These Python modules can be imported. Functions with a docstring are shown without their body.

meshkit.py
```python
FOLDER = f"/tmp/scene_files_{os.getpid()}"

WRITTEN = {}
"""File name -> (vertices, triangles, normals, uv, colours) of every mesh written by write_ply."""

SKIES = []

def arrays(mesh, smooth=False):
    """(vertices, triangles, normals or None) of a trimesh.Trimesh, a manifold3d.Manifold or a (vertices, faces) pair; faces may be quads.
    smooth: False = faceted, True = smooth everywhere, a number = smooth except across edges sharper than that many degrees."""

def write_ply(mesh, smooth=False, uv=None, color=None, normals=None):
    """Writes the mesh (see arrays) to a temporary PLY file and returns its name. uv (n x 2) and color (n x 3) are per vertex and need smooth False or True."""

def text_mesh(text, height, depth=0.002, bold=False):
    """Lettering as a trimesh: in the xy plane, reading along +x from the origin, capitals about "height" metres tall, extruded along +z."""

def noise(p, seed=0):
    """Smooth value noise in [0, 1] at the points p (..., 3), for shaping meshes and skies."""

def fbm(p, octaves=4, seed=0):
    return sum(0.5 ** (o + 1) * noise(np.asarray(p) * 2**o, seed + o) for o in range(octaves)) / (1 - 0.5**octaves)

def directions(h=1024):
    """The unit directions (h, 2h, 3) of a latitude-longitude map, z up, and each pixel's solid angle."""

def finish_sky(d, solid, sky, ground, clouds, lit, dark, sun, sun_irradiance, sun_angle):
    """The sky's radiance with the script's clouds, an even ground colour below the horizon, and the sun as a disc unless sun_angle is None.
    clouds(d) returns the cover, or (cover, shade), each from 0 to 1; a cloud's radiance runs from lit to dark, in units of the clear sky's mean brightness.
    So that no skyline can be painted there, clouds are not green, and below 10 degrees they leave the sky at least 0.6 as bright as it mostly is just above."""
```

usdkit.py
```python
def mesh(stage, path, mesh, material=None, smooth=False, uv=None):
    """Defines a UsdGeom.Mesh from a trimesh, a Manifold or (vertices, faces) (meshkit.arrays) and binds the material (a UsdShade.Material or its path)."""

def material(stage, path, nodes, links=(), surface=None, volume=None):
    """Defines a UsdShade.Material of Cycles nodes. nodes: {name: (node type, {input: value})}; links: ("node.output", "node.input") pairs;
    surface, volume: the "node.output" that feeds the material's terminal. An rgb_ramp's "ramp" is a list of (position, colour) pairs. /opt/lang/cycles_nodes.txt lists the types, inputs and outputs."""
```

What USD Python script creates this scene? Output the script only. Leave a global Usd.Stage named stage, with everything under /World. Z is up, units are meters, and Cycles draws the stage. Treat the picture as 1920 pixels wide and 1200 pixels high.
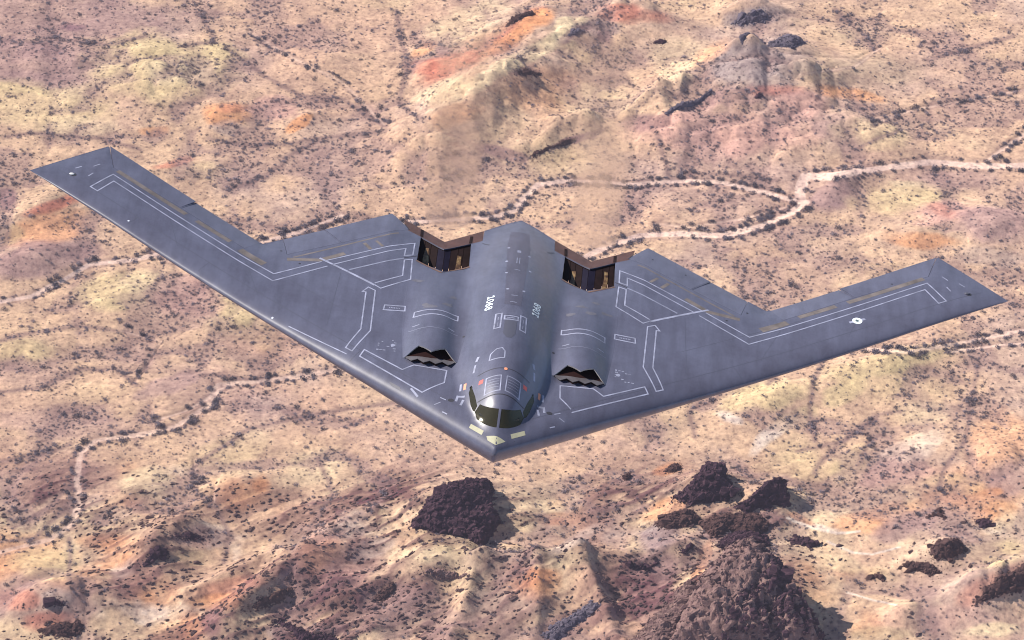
import math, numpy as np, trimesh, usdkit, meshkit, shapely
from shapely.geometry import Polygon, LineString, Point, box
from shapely.ops import unary_union
from scipy.spatial import Delaunay
from scipy.interpolate import PchipInterpolator
from pxr import Usd, UsdGeom, UsdLux, UsdShade, Gf, Sdf, Vt

# ------------------------------------------------------------------ camera, sky, sun, exposure
stage = Usd.Stage.CreateInMemory()
UsdGeom.SetStageUpAxis(stage, 'Z')
UsdGeom.Xform.Define(stage, '/World')
UsdGeom.Scope.Define(stage, '/World/Looks')
CAM_H, PITCH, FPX = 1015.0, math.radians(36.0), 5773.6   # metres above the plain, tilt down, focal length in photo pixels
EXPOSURE = 1.13
SUN_INT, SKY_STR = 1.0, 0.068
sun_to = np.array([-0.98, 0.17, 0.0]); sun_to /= np.linalg.norm(sun_to)
SUN_EL = math.radians(45.0)
sun_to = np.r_[sun_to[:2] * math.cos(SUN_EL), math.sin(SUN_EL)]

cam = UsdGeom.Camera.Define(stage, '/World/camera')
cam.AddTranslateOp().Set(Gf.Vec3d(0, 0, CAM_H))
cam.AddRotateXOp().Set(90 - math.degrees(PITCH))
cam.CreateHorizontalApertureAttr(36.0)
cam.CreateVerticalApertureAttr(22.5)
cam.CreateFocalLengthAttr(36.0 * FPX / 1920)
cam.CreateClippingRangeAttr(Gf.Vec2f(1, 200000))
cam.CreateExposureAttr(EXPOSURE)
cam.CreateFStopAttr(3.2)
cam.CreateFocusDistanceAttr(150.0)

usdkit.material(stage, '/World/Looks/sky_look', {
    's': ('sky_texture', {'sky_type': 'single_scattering', 'sun_disc': False, 'sun_elevation': SUN_EL,
                          'sun_rotation': math.atan2(sun_to[0], sun_to[1]), 'altitude': 1500.0}),
    'b': ('background_shader', {'strength': SKY_STR})}, [('s.color', 'b.color')], surface='b.background')
dome = UsdLux.DomeLight.Define(stage, '/World/sky')
UsdShade.MaterialBindingAPI.Apply(dome.GetPrim()).Bind(UsdShade.Material.Get(stage, '/World/Looks/sky_look'))
dome.GetPrim().SetCustomDataByKey('kind', 'structure')
sun = UsdLux.DistantLight.Define(stage, '/World/sun')
sun.CreateNormalizeAttr(True); sun.CreateIntensityAttr(SUN_INT); sun.CreateAngleAttr(0.53)
sun.CreateColorAttr(Gf.Vec3f(1.0, 0.93, 0.84))
q = Gf.Rotation(Gf.Vec3d(0, 0, 1), Gf.Vec3d(*sun_to))
sun.AddTransformOp().Set(Gf.Matrix4d(q, Gf.Vec3d(0, 0, 3000)))

RNG = np.random.default_rng(7)
fwd = np.array([0, math.cos(PITCH), -math.sin(PITCH)]); upv = np.array([0, math.sin(PITCH), math.cos(PITCH)]); rgt = np.array([1.0, 0, 0])
EYE = np.array([0, 0, CAM_H])

# ------------------------------------------------------------------ helpers
def lin(r, g, b):
    c = np.array([r, g, b], float) / 255
    return np.where(c <= .04045, c / 12.92, ((c + .055) / 1.055) ** 2.4)

USED = {}
def numbered(parent, name):
    k = (parent, name); n = USED.get(k, 0); USED[k] = n + 1
    return f'{parent}/{name}' if n == 0 else f'{parent}/{name}_{n:03d}'

def tag(p, label=None, cat=None, group=None, kind=None):
    p = p.GetPrim() if hasattr(p, 'GetPrim') else p
    for k, v in (('label', label), ('category', cat), ('group', group), ('kind', kind)):
        if v: p.SetCustomDataByKey(k, v)
    return p

def obj(name, mesh, material, parent='/World', smooth=False):
    return usdkit.mesh(stage, numbered(parent, name), mesh, '/World/Looks/' + material, smooth=smooth)

def G(px, py, z=0.0):
    """A point of the plain (height z) seen at photo position px, py: used to measure where things stand."""
    d = rgt * (px - 960) / FPX - upv * (py - 600) / FPX + fwd
    s = (z - CAM_H) / d[2]
    return (EYE + s * d)[:2]

def uv_of(x, y, z):
    """The inverse of G."""
    x, y, z = np.broadcast_arrays(np.asarray(x, float), np.asarray(y, float), np.asarray(z, float))
    p = np.stack([x, y, z - CAM_H], -1)
    c = p @ fwd
    return 960 + FPX * (p @ rgt) / c, 600 - FPX * (p @ upv) / c

def densify(ring, h):
    out = []
    c = np.asarray(ring)
    for a, b in zip(c[:-1], c[1:]):
        n = max(1, int(math.ceil(np.linalg.norm(b - a) / h)))
        out.append(a + (b - a) * np.linspace(0, 1, n, endpoint=False)[:, None])
    return np.vstack(out)

def tri_poly(poly, h, extra=None, hb=None, avoid=None):
    hb = hb or h
    polys = list(getattr(poly, 'geoms', [poly]))
    pts = []
    for p in polys:
        for r in (p.exterior, *p.interiors):
            pts.append(densify(r.coords, hb))
    x0, y0, x1, y1 = poly.bounds
    gx, gy = np.meshgrid(np.arange(x0 + h * .37, x1, h), np.arange(y0 + h * .41, y1, h * .866))
    gx[1::2] += h / 2
    g = np.c_[gx.ravel(), gy.ravel()]
    inner = poly.buffer(-0.45 * h)
    g = g[shapely.contains_xy(inner, g[:, 0], g[:, 1])]
    if avoid is not None: g = g[~avoid(g)]
    pts.append(g)
    if extra is not None:
        e = extra[shapely.contains_xy(poly.buffer(-0.004), extra[:, 0], extra[:, 1])]
        holes = unary_union([Polygon(r) for p in polys for r in p.interiors]) if any(len(p.interiors) for p in polys) else None
        if holes is not None: e = e[~shapely.contains_xy(holes.buffer(.05), e[:, 0], e[:, 1])]
        pts.append(e)
    P = np.vstack(pts)
    P = P[np.unique(np.round(P, 5), axis=0, return_index=True)[1]]
    T = Delaunay(P).simplices
    c = P[T].mean(1)
    T = T[shapely.contains_xy(poly, c[:, 0], c[:, 1])]
    a = P[T]
    area = np.cross(a[:, 1] - a[:, 0], a[:, 2] - a[:, 0])
    T = T[np.abs(area) > 1e-9]; area = area[np.abs(area) > 1e-9]
    T[area < 0] = T[area < 0][:, ::-1]
    return P, T

def slab(poly, ztop, zbot, h, bottom=True, **kw):
    """A closed body over a plan outline between two height functions."""
    P, T = tri_poly(poly, h, **kw)
    top = np.c_[P, ztop(P[:, 0], P[:, 1])]
    if not bottom:
        return trimesh.Trimesh(top, T, process=False)
    bot = np.c_[P, zbot(P[:, 0], P[:, 1])]
    n = len(P)
    e = np.vstack([T[:, [0, 1]], T[:, [1, 2]], T[:, [2, 0]]])
    key = np.sort(e, 1); _, inv, cnt = np.unique(key, axis=0, return_inverse=True, return_counts=True)
    b = e[cnt[inv.ravel()] == 1]
    wt = np.vstack([top[b[:, 0]], top[b[:, 1]], bot[b[:, 0]], bot[b[:, 1]]])
    m = len(b); i = np.arange(m) + 2 * n
    W = np.vstack([np.c_[i, i + 2 * m, i + m], np.c_[i + m, i + 2 * m, i + 3 * m]])
    return trimesh.Trimesh(np.vstack([top, bot, wt]), np.vstack([T, T[:, ::-1] + n, W]), process=False)

def mirror(pts): return [(-x, y) for x, y in pts]

# ------------------------------------------------------------------ materials
def simple(name, color, rough=.5, metal=0., spec=.5, noise=None, noise_amt=.25, bump=0., coat=0.):
    nodes = {'p': ('principled_bsdf', {'base_color': tuple(color), 'roughness': rough, 'metallic': metal, 'specular_ior_level': spec, 'coat_weight': coat})}
    links = []
    if noise:
        nodes['tc'] = ('texture_coordinate', {})
        nodes['n'] = ('noise_texture', {'scale': noise, 'detail': 6.0, 'roughness': .62})
        lo, hi = [tuple(np.clip(np.array(color) * k, 0, 1)) for k in (1 - noise_amt, 1 + noise_amt)]
        nodes['r'] = ('rgb_ramp', {'ramp': [(.25, lo), (.75, hi)]})
        links += [('tc.object', 'n.vector'), ('n.fac', 'r.fac'), ('r.color', 'p.base_color')]
        if bump:
            nodes['b'] = ('bump', {'strength': bump, 'distance': .05})
            links += [('n.fac', 'b.height'), ('b.normal', 'p.normal')]
    return usdkit.material(stage, '/World/Looks/' + name, nodes, links, surface='p.BSDF')

def skin(name, color, rough):
    """Radar absorbing paint: bluish grey, faint mottling, streaks along the airflow and slightly varying gloss."""
    c = np.array(color)
    return usdkit.material(stage, '/World/Looks/' + name, {
        'tc': ('texture_coordinate', {}),
        'm': ('mapping', {'scale': (1.0, .16, 1.0)}),
        'n1': ('noise_texture', {'scale': .55, 'detail': 8.0, 'roughness': .6}),
        'n2': ('noise_texture', {'scale': 2.4, 'detail': 5.0, 'roughness': .6}),
        'n3': ('noise_texture', {'scale': 26.0, 'detail': 3.0}),
        'r1': ('rgb_ramp', {'ramp': [(.3, tuple(c * .86 * [1.03, .98, .97])), (.7, tuple(c * 1.14))]}),
        'r2': ('rgb_ramp', {'ramp': [(.3, (.86, .85, .84)), (.7, (1.1, 1.1, 1.1))]}),
        'r3': ('rgb_ramp', {'ramp': [(.3, (.93, .93, .93)), (.7, (1.06, 1.06, 1.06))]}),
        'x': ('mix_color', {'blend_type': 'multiply', 'fac': 1.0, 'use_clamp': False}),
        'x2': ('mix_color', {'blend_type': 'multiply', 'fac': 1.0, 'use_clamp': False}),
        'mr': ('map_range', {'from_min': .3, 'from_max': .7, 'to_min': rough - .05, 'to_max': rough + .06}),
        'b': ('bump', {'strength': .12, 'distance': .02}),
        'p': ('principled_bsdf', {'specular_ior_level': .5})},
        [('tc.object', 'n1.vector'), ('tc.object', 'm.vector'), ('m.vector', 'n2.vector'), ('tc.object', 'n3.vector'),
         ('n1.fac', 'r1.fac'), ('n2.fac', 'r2.fac'), ('n3.fac', 'r3.fac'), ('r1.color', 'x.a'), ('r2.color', 'x.b'),
         ('x.result', 'x2.a'), ('r3.color', 'x2.b'), ('x2.result', 'p.base_color'), ('n1.fac', 'mr.value'), ('mr.result', 'p.roughness'),
         ('n1.fac', 'b.height'), ('b.normal', 'p.normal')], surface='p.BSDF')

skin('airframe_paint', (.078, .081, .120), .31)
skin('elevon_paint', (.084, .087, .128), .36)
skin('nacelle_paint', (.077, .080, .118), .33)
skin('spine_panel_paint', (.068, .067, .098), .45)
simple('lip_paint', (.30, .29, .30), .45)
simple('marking_paint', (.225, .235, .32), .6, noise=2.0, noise_amt=.45)
simple('faint_marking_paint', (.17, .18, .25), .6, noise=3.0, noise_amt=.25)
simple('bright_marking_paint', (.62, .70, .74), .55, noise=5.0, noise_amt=.12)
simple('dull_white_paint', (.45, .48, .58), .6)
simple('insignia_dark_paint', (.06, .09, .10), .6)
simple('sealant', (.118, .098, .092), .6, noise=1.4, noise_amt=.5)
simple('seam_tone', (.060, .062, .090), .5)
simple('worn_tone', (.100, .096, .118), .5, noise=3.0, noise_amt=.2)
simple('panel_gap', (.02, .02, .03), .7)
simple('formation_strip', (.35, .335, .23), .4, noise=4.0, noise_amt=.12)
simple('dark_panel_paint', (.062, .062, .085), .5)
simple('red_marking_paint', (.45, .07, .06), .5)
simple('orange_marking_paint', (.60, .24, .14), .5)
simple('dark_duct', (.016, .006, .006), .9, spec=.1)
simple('duct_floor_paint', (.075, .068, .075), .5, noise=2.0, noise_amt=.3)
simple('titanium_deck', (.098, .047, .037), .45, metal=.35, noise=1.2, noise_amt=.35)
simple('gold_titanium', (.26, .17, .075), .5, metal=.2, noise=2.5, noise_amt=.6)
usdkit.material(stage, '/World/Looks/heat_stained', {'tc': ('texture_coordinate', {}), 'n': ('noise_texture', {'scale': 2.2, 'detail': 5.0, 'roughness': .65}),
    'r': ('rgb_ramp', {'ramp': [(.30, (.02, .009, .008)), (.45, (.11, .06, .03)), (.60, (.30, .20, .09)), (.72, (.36, .30, .20))]}), 'p': ('principled_bsdf', {'roughness': .45, 'metallic': .15})},
    [('tc.object', 'n.vector'), ('n.fac', 'r.fac'), ('r.color', 'p.base_color')], surface='p.BSDF')
simple('grey_titanium', (.10, .10, .13), .5, metal=.2, noise=3.0, noise_amt=.5)
simple('dull_titanium', (.05, .035, .045), .5, noise=3.0, noise_amt=.5)
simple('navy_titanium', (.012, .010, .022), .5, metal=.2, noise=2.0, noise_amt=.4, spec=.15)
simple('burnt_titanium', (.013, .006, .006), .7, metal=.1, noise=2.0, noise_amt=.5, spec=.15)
simple('trough_lip', (.12, .066, .048), .5, noise=2.0, noise_amt=.3)
simple('cockpit_dark', (.018, .018, .016), .8)
simple('seat_fabric', (.06, .075, .06), .8)
simple('lamp_housing', (.5, .5, .5), .3)
usdkit.material(stage, '/World/Looks/canopy_glass', {
    't': ('transparent_bsdf', {'color': (.30, .28, .20)}),
    'g': ('glossy_bsdf', {'color': (.9, .88, .8), 'roughness': .06}),
    'd': ('diffuse_bsdf', {'color': (.055, .05, .03)}),
    'f': ('fresnel', {'IOR': 1.42}), 'm': ('mix_closure', {}), 'm2': ('mix_closure', {'fac': .45})},
    [('t.BSDF', 'm2.closure1'), ('d.BSDF', 'm2.closure2'), ('f.fac', 'm.fac'), ('m2.closure', 'm.closure1'), ('g.BSDF', 'm.closure2')], surface='m.closure')

# ground colours live in the vertex attribute "albedo"; the shader adds grain, pebbles and tufts
usdkit.material(stage, '/World/Looks/desert_ground', {
    'a': ('attribute', {'attribute': 'albedo'}),
    'g': ('geometry', {}),
    'n1': ('noise_texture', {'scale': .32, 'detail': 7.0, 'roughness': .68}),
    'n2': ('noise_texture', {'scale': .055, 'detail': 6.0, 'roughness': .6}),
    'w': ('noise_texture', {'scale': .30, 'detail': 2.0}),
    'v': ('voronoi_texture', {'scale': .21, 'randomness': 1.0}),
    'r1': ('rgb_ramp', {'ramp': [(.30, (.52, .48, .53)), (.45, (.90, .88, .89)), (.55, (1.05, 1.04, 1.03)), (.72, (1.32, 1.30, 1.25))]}),
    'r2': ('rgb_ramp', {'ramp': [(.32, (.76, .73, .77)), (.68, (1.2, 1.19, 1.15))]}),
    'rv': ('rgb_ramp', {'ramp': [(.10, (.42, .42, .47)), (.26, (1, 1, 1))]}),
    'x1': ('mix_color', {'blend_type': 'multiply', 'fac': 1.0, 'use_clamp': False}),
    'x2': ('mix_color', {'blend_type': 'multiply', 'fac': 1.0, 'use_clamp': False}),
    'x3': ('mix_color', {'blend_type': 'multiply', 'fac': .75, 'use_clamp': False}),
    'bp': ('bump', {'strength': .7, 'distance': .8}),
    'd': ('diffuse_bsdf', {'roughness': .6})},
    [('g.position', 'n1.vector'), ('g.position', 'n2.vector'), ('g.position', 'v.vector'), ('n1.fac', 'r1.fac'), ('n2.fac', 'r2.fac'), ('v.distance', 'rv.fac'),
     ('a.color', 'x1.a'), ('r1.color', 'x1.b'), ('x1.result', 'x2.a'), ('r2.color', 'x2.b'), ('x2.result', 'x3.a'), ('rv.color', 'x3.b'),
     ('x3.result', 'd.color'), ('n1.fac', 'bp.height'), ('bp.normal', 'd.normal')], surface='d.BSDF')

def rock_look(name, dark, light):
    usdkit.material(stage, '/World/Looks/' + name, {
        'g': ('geometry', {}),
        'mp': ('mapping', {'rotation': (0, 0, .6), 'scale': (.5, 1.6, 1.0)}),
        'n': ('noise_texture', {'scale': .35, 'detail': 8.0, 'roughness': .7}),
        'r': ('rgb_ramp', {'ramp': [(.34, tuple(dark)), (.52, tuple((np.array(dark) * .6 + np.array(light) * .4))), (.72, tuple(light))]}),
        'rv': ('rgb_ramp', {'ramp': [(0, (.62, .6, .64)), (.7, (1.1, 1.1, 1.1)), (1, (1.7, 1.55, 1.5))]}), 'x': ('mix_color', {'blend_type': 'multiply', 'fac': 1.0, 'use_clamp': False}),
        'bp': ('bump', {'strength': .9, 'distance': 1.2}),
        'd': ('diffuse_bsdf', {'roughness': .7})},
        [('g.position', 'mp.vector'), ('mp.vector', 'n.vector'), ('n.fac', 'r.fac'), ('g.random_per_island', 'rv.fac'), ('r.color', 'x.a'), ('rv.color', 'x.b'), ('x.result', 'd.color'), ('n.fac', 'bp.height'), ('bp.normal', 'd.normal')], surface='d.BSDF')
rock_look('dark_rock', (.024, .014, .028), (.20, .115, .13))
rock_look('brown_rock', (.075, .045, .045), (.24, .14, .115))
rock_look('grey_rock', (.14, .125, .165), (.28, .24, .265))
rock_look('strata_rock', (.20, .12, .118), (.50, .34, .27))
rock_look('scree_rock', (.10, .065, .068), (.27, .18, .155))

def leaf_look(name, c):
    c = np.array(c)
    usdkit.material(stage, '/World/Looks/' + name, {
        'o': ('object_info', {}),
        'r': ('rgb_ramp', {'ramp': [(0, tuple(c * .65)), (1, tuple(c * 1.45))]}),
        'd': ('diffuse_bsdf', {}), 't': ('translucent_bsdf', {}), 'm': ('mix_closure', {'fac': .22})},
        [('o.random', 'r.fac'), ('r.color', 'd.color'), ('r.color', 't.color'), ('d.BSDF', 'm.closure1'), ('t.BSDF', 'm.closure2')], surface='m.closure')
leaf_look('shrub_leaf', (.148, .124, .146))
leaf_look('wash_tree_leaf', (.122, .108, .132))
simple('dry_stem', (.12, .09, .07), .9)
#PART2
# ------------------------------------------------------------------ the desert floor: relief, washes, colours
def fb(x, y, s, oct=4, seed=0): return meshkit.fbm(np.stack([x / s, y / s, np.full_like(x, .37)], -1), oct, seed)
def ridged(x, y, s, oct=3, seed=0):
    out = 0
    for o in range(oct):
        k = 2 ** o
        out = out + .5 ** o * (1 - np.abs(2 * meshkit.noise(np.stack([x / s * k, y / s * k, np.full_like(x, .21 + o)], -1), seed + o) - 1))
    return out / (2 - .5 ** (oct - 1))

def seg_dist(u, v, line, aspect=1.0):
    """Distance from points to a polyline; aspect stretches the second axis."""
    best = np.full(u.shape, 1e9); line = np.asarray(line, float)
    for (ax, ay), (bx, by) in zip(line[:-1], line[1:]):
        dx, dy = bx - ax, (by - ay) * aspect
        t = np.clip(((u - ax) * dx + (v - ay) * aspect * dy) / (dx * dx + dy * dy + 1e-9), 0, 1)
        best = np.minimum(best, np.hypot(u - ax - t * dx, (v - ay) * aspect - t * dy))
    return best

def blob(u, v, cx, cy, ru, rv, rot=0.0):
    c, s = math.cos(math.radians(rot)), math.sin(math.radians(rot))
    du, dv = u - cx, v - cy
    return ((du * c + dv * s) / ru) ** 2 + ((-du * s + dv * c) / rv) ** 2

# places of the hills and washes, measured on the photograph (1920 x 1200) and laid on the plain by G
HILLS = [(310, 150, 170, 70, 0, 13), (430, 225, 60, 30, 0, 6), (560, 225, 60, 25, -20, 5), (90, 110, 120, 40, 0, 8), (320, 320, 70, 18, 0, 4),
         (70, 400, 130, 40, -20, 8), (60, 490, 120, 40, -15, 8), (230, 560, 120, 50, -10, 6), (430, 600, 90, 50, 0, 5), (40, 660, 70, 40, 0, 5),
         (1430, 140, 150, 62, 0, 18), (1440, 250, 200, 85, 0, 17), (1260, 265, 80, 45, 0, 8), (1620, 260, 110, 50, 10, 9), (930, 215, 130, 70, -30, 12), (620, 120, 90, 40, 0, 7), (1420, 35, 80, 22, 0, 14), (1180, 40, 110, 30, 10, 12), (1440, 190, 220, 50, -15, 13),
         (1575, 355, 60, 28, -20, 7), (1850, 430, 110, 45, 0, 9), (1720, 445, 80, 25, 0, 5), (1680, 690, 140, 40, -15, 7), (1450, 760, 110, 40, -20, 6),
         (1700, 880, 90, 60, -30, 5), (1880, 880, 110, 70, 0, 10), (300, 1040, 80, 50, -30, 12), (360, 1010, 60, 22, 0, 7), (110, 1150, 130, 60, -10, 16),
         (850, 970, 120, 60, -10, 15), (880, 1060, 200, 50, 5, 7), (570, 1090, 150, 60, -30, 12), (1020, 1120, 150, 70, -25, 10), (1330, 930, 90, 40, 0, 12),
         (1440, 950, 80, 35, 0, 11), (1390, 1130, 120, 110, -10, 17), (1240, 1020, 70, 40, -20, 9), (1760, 1040, 90, 40, -10, 9), (1880, 1110, 110, 50, -25, 14),
         (1640, 990, 100, 30, 5, 5), (460, 920, 90, 40, -10, 6), (300, 930, 120, 40, -15, 4)]
RIDGES = [([(800, 285), (870, 225), (940, 170), (1020, 110), (1100, 75)], 85, 17), ([(800, 150), (900, 100), (1000, 30)], 60, 9), ([(985, 295), (1040, 268), (1100, 250)], 30, 8),
          ([(1225, 215), (1280, 190), (1340, 165), (1400, 150)], 40, 11), ([(1030, 250), (1170, 240), (1230, 225)], 40, 8),
          ([(640, 1125), (800, 1090), (950, 1082), (1100, 1078), (1200, 1062), (1290, 1045)], 42, 11), ([(905, 1080), (870, 1140), (840, 1230)], 26, 8), ([(1085, 1080), (1120, 1140), (1160, 1230)], 26, 8), ([(1000, 1085), (1010, 1150), (1000, 1230)], 22, 5), ([(560, 1060), (620, 1010), (700, 980)], 26, 6), ([(350, 1130), (430, 1095), (520, 1050)], 28, 6),
          ([(420, 1190), (500, 1140), (560, 1100), (620, 1050)], 40, 8), ([(700, 1190), (800, 1130)], 40, 7), ([(60, 1090), (160, 1130)], 50, 6),
          ([(1690, 1160), (1800, 1120), (1900, 1080)], 40, 7)]
WASHES = [([(1960, 306), (1850, 311), (1740, 305), (1640, 318), (1560, 331), (1512, 330), (1503, 347), (1500, 378)], 7.5),
          ([(1500, 378), (1440, 362), (1350, 342), (1290, 339), (1180, 346), (1120, 340), (1060, 339), (1010, 346), (985, 370), (965, 395), (930, 406), (830, 413), (770, 416), (700, 425), (640, 438)], 5.5),
          ([(1510, 378), (1480, 400), (1420, 425), (1350, 441), (1280, 438), (1200, 441), (1150, 456), (1100, 480)], 7),
          ([(1470, 388), (1390, 410), (1290, 426), (1230, 420)], 3),
          ([(640, 405), (560, 435), (500, 452), (430, 470), (330, 470), (250, 487), (165, 495), (120, 522), (60, 556), (-20, 568)], 5.0),
          ([(760, 690), (640, 690), (560, 705), (480, 716), (410, 722), (390, 760), (330, 800), (270, 815), (180, 826), (150, 848), (145, 900), (150, 945), (132, 985), (90, 1012), (-20, 1040)], 5.5),
          ([(420, 728), (350, 770), (290, 790)], 3), ([(1960, 610), (1840, 635), (1760, 651), (1700, 660), (1600, 652), (1500, 670)], 4.5),
          ([(1960, 640), (1850, 650), (1780, 660)], 3), ([(1640, 232), (1720, 205), (1800, 190), (1960, 160)], 2.5), ([(1850, 300), (1890, 270), (1960, 225)], 4),
          ([(470, 60), (560, 115), (640, 155), (720, 235)], 3), ([(1650, 90), (1600, 125), (1500, 140)], 2),
          ([(400, 950), (408, 915), (368, 885), (365, 862)], 1.6), ([(230, 620), (300, 640), (250, 720)], 1.5)]
CHANNELS = [[(740, 757), (650, 768), (560, 782), (470, 802), (400, 846), (370, 872), (365, 912), (408, 945), (430, 1000), (420, 1050)],
            [(1560, 640), (1525, 720), (1520, 760), (1530, 830)], [(1830, 680), (1820, 760), (1810, 830), (1770, 880), (1760, 920)],
            [(1690, 775), (1650, 780), (1600, 810), (1540, 870), (1530, 890)], [(1660, 815), (1630, 830), (1615, 875)], [(1500, 850), (1580, 830), (1640, 790)],
            [(0, 75), (60, 80), (110, 75), (200, 82), (270, 65)], [(380, 30), (400, 80), (340, 88)], [(420, 90), (480, 130), (560, 185), (640, 190), (700, 230), (720, 240)],
            [(390, 265), (450, 275), (560, 270), (640, 260), (720, 250)], [(430, 350), (500, 330), (540, 290), (600, 270)],
            [(740, 20), (760, 120), (750, 190), (790, 225)], [(0, 255), (60, 250), (200, 260), (260, 280)], [(770, 415), (850, 405)],
            [(0, 640), (60, 625), (140, 612), (220, 620)], [(0, 735), (80, 728), (160, 690), (220, 690), (260, 720)], [(380, 700), (470, 712), (540, 706)],
            [(1280, 325), (1360, 330), (1460, 335)], [(1900, 70), (1830, 88), (1740, 110)], [(1560, 20), (1610, 60), (1640, 90)], [(640, 520), (560, 540)],
            [(1230, 255), (1250, 330)], [(820, 300), (830, 330), (900, 325)], [(1690, 245), (1640, 262), (1600, 285)], [(1440, 640), (1470, 690), (1440, 720)],
            [(130, 830), (80, 850), (0, 865)], [(150, 900), (80, 960), (20, 990)], [(140, 940), (60, 1010), (0, 1015)], [(125, 1010), (130, 1080), (160, 1130)],
            [(600, 860), (620, 930), (580, 990)], [(1300, 820), (1290, 770), (1330, 750)]]
def meander(x, y, u, v, k=1.0):
    return (u + k * (34 * (fb(x, y, 52, 3, 71) - .5) + 9 * (fb(x, y, 12, 2, 73) - .5)), v + k * (20 * (fb(x, y, 52, 3, 72) - .5) + 6 * (fb(x, y, 12, 2, 74) - .5)))
def relief(x, y):
    u, v = uv_of(x, y, 0)
    uw, vw = meander(x, y, u, v, .35)
    u = u + 26 * (fb(x, y, 34, 3, 11) - .5); v = v + 20 * (fb(x, y, 34, 3, 12) - .5)
    inside = np.exp(-np.clip(np.hypot(np.clip(np.abs(x) - 380, 0, None), np.clip(np.abs(y - 1440) - 420, 0, None)) / 500, 0, 30))
    h = 9 * (fb(x, y, 210, 4, 1) - .5) + 3.2 * (fb(x, y, 48, 3, 2) - .5)
    hill = np.zeros_like(x)
    for cx, cy, ru, rv, rot, hh in HILLS:
        hill = hill + hh * np.exp(-blob(u, v, cx, cy, ru * .8, rv * .8, rot) ** .9)
    for line, w, hh in RIDGES:
        hill = hill + hh * np.exp(-(seg_dist(u, v, line, 1.5) / w) ** 1.8)
    gully = ridged(x, y, 46, 3, 5)
    hill = hill * (1.12 - .95 * np.clip(gully - .42, 0, 1)) + .20 * hill * (ridged(x, y, 16, 2, 8) - .5)
    rock = np.clip((v - 860) / 120, 0, 1) * inside * (1 - .8 * np.clip((u - 1450) / 120, 0, 1))
    # tilted strata of the rocky ground: steps that run from the lower left to the upper right
    sx, sy = x * .86 + y * .5, -x * .5 + y * .86
    strata = (ridged(sx * .28, sy, 17, 3, 21) ** 2 + .35 * ridged(sx * .3, sy, 6, 2, 25) ** 2) * np.clip(fb(x, y, 60, 3, 22) * 3.4 - 1.2, 0, 1)
    h = h + hill * inside + rock * 6.0 * strata + .95 * (fb(x, y, 6, 3, 3) - .5) - 1.8 * np.clip(gully - .62, 0, 1) * 2
    wash = np.zeros_like(x)
    for line, w in WASHES:
        d = seg_dist(uw, vw, line, 1.7)
        wash = np.maximum(wash, np.exp(-(d / (w * 2.2)) ** 2))
    h = h - .8 * wash
    far = np.clip((np.hypot(x, y - 1440) - 1500) / 8000, 0, 1)
    h = h + far * 160 * (fb(x, y, 4200, 4, 6) - .35)
    return h

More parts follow.
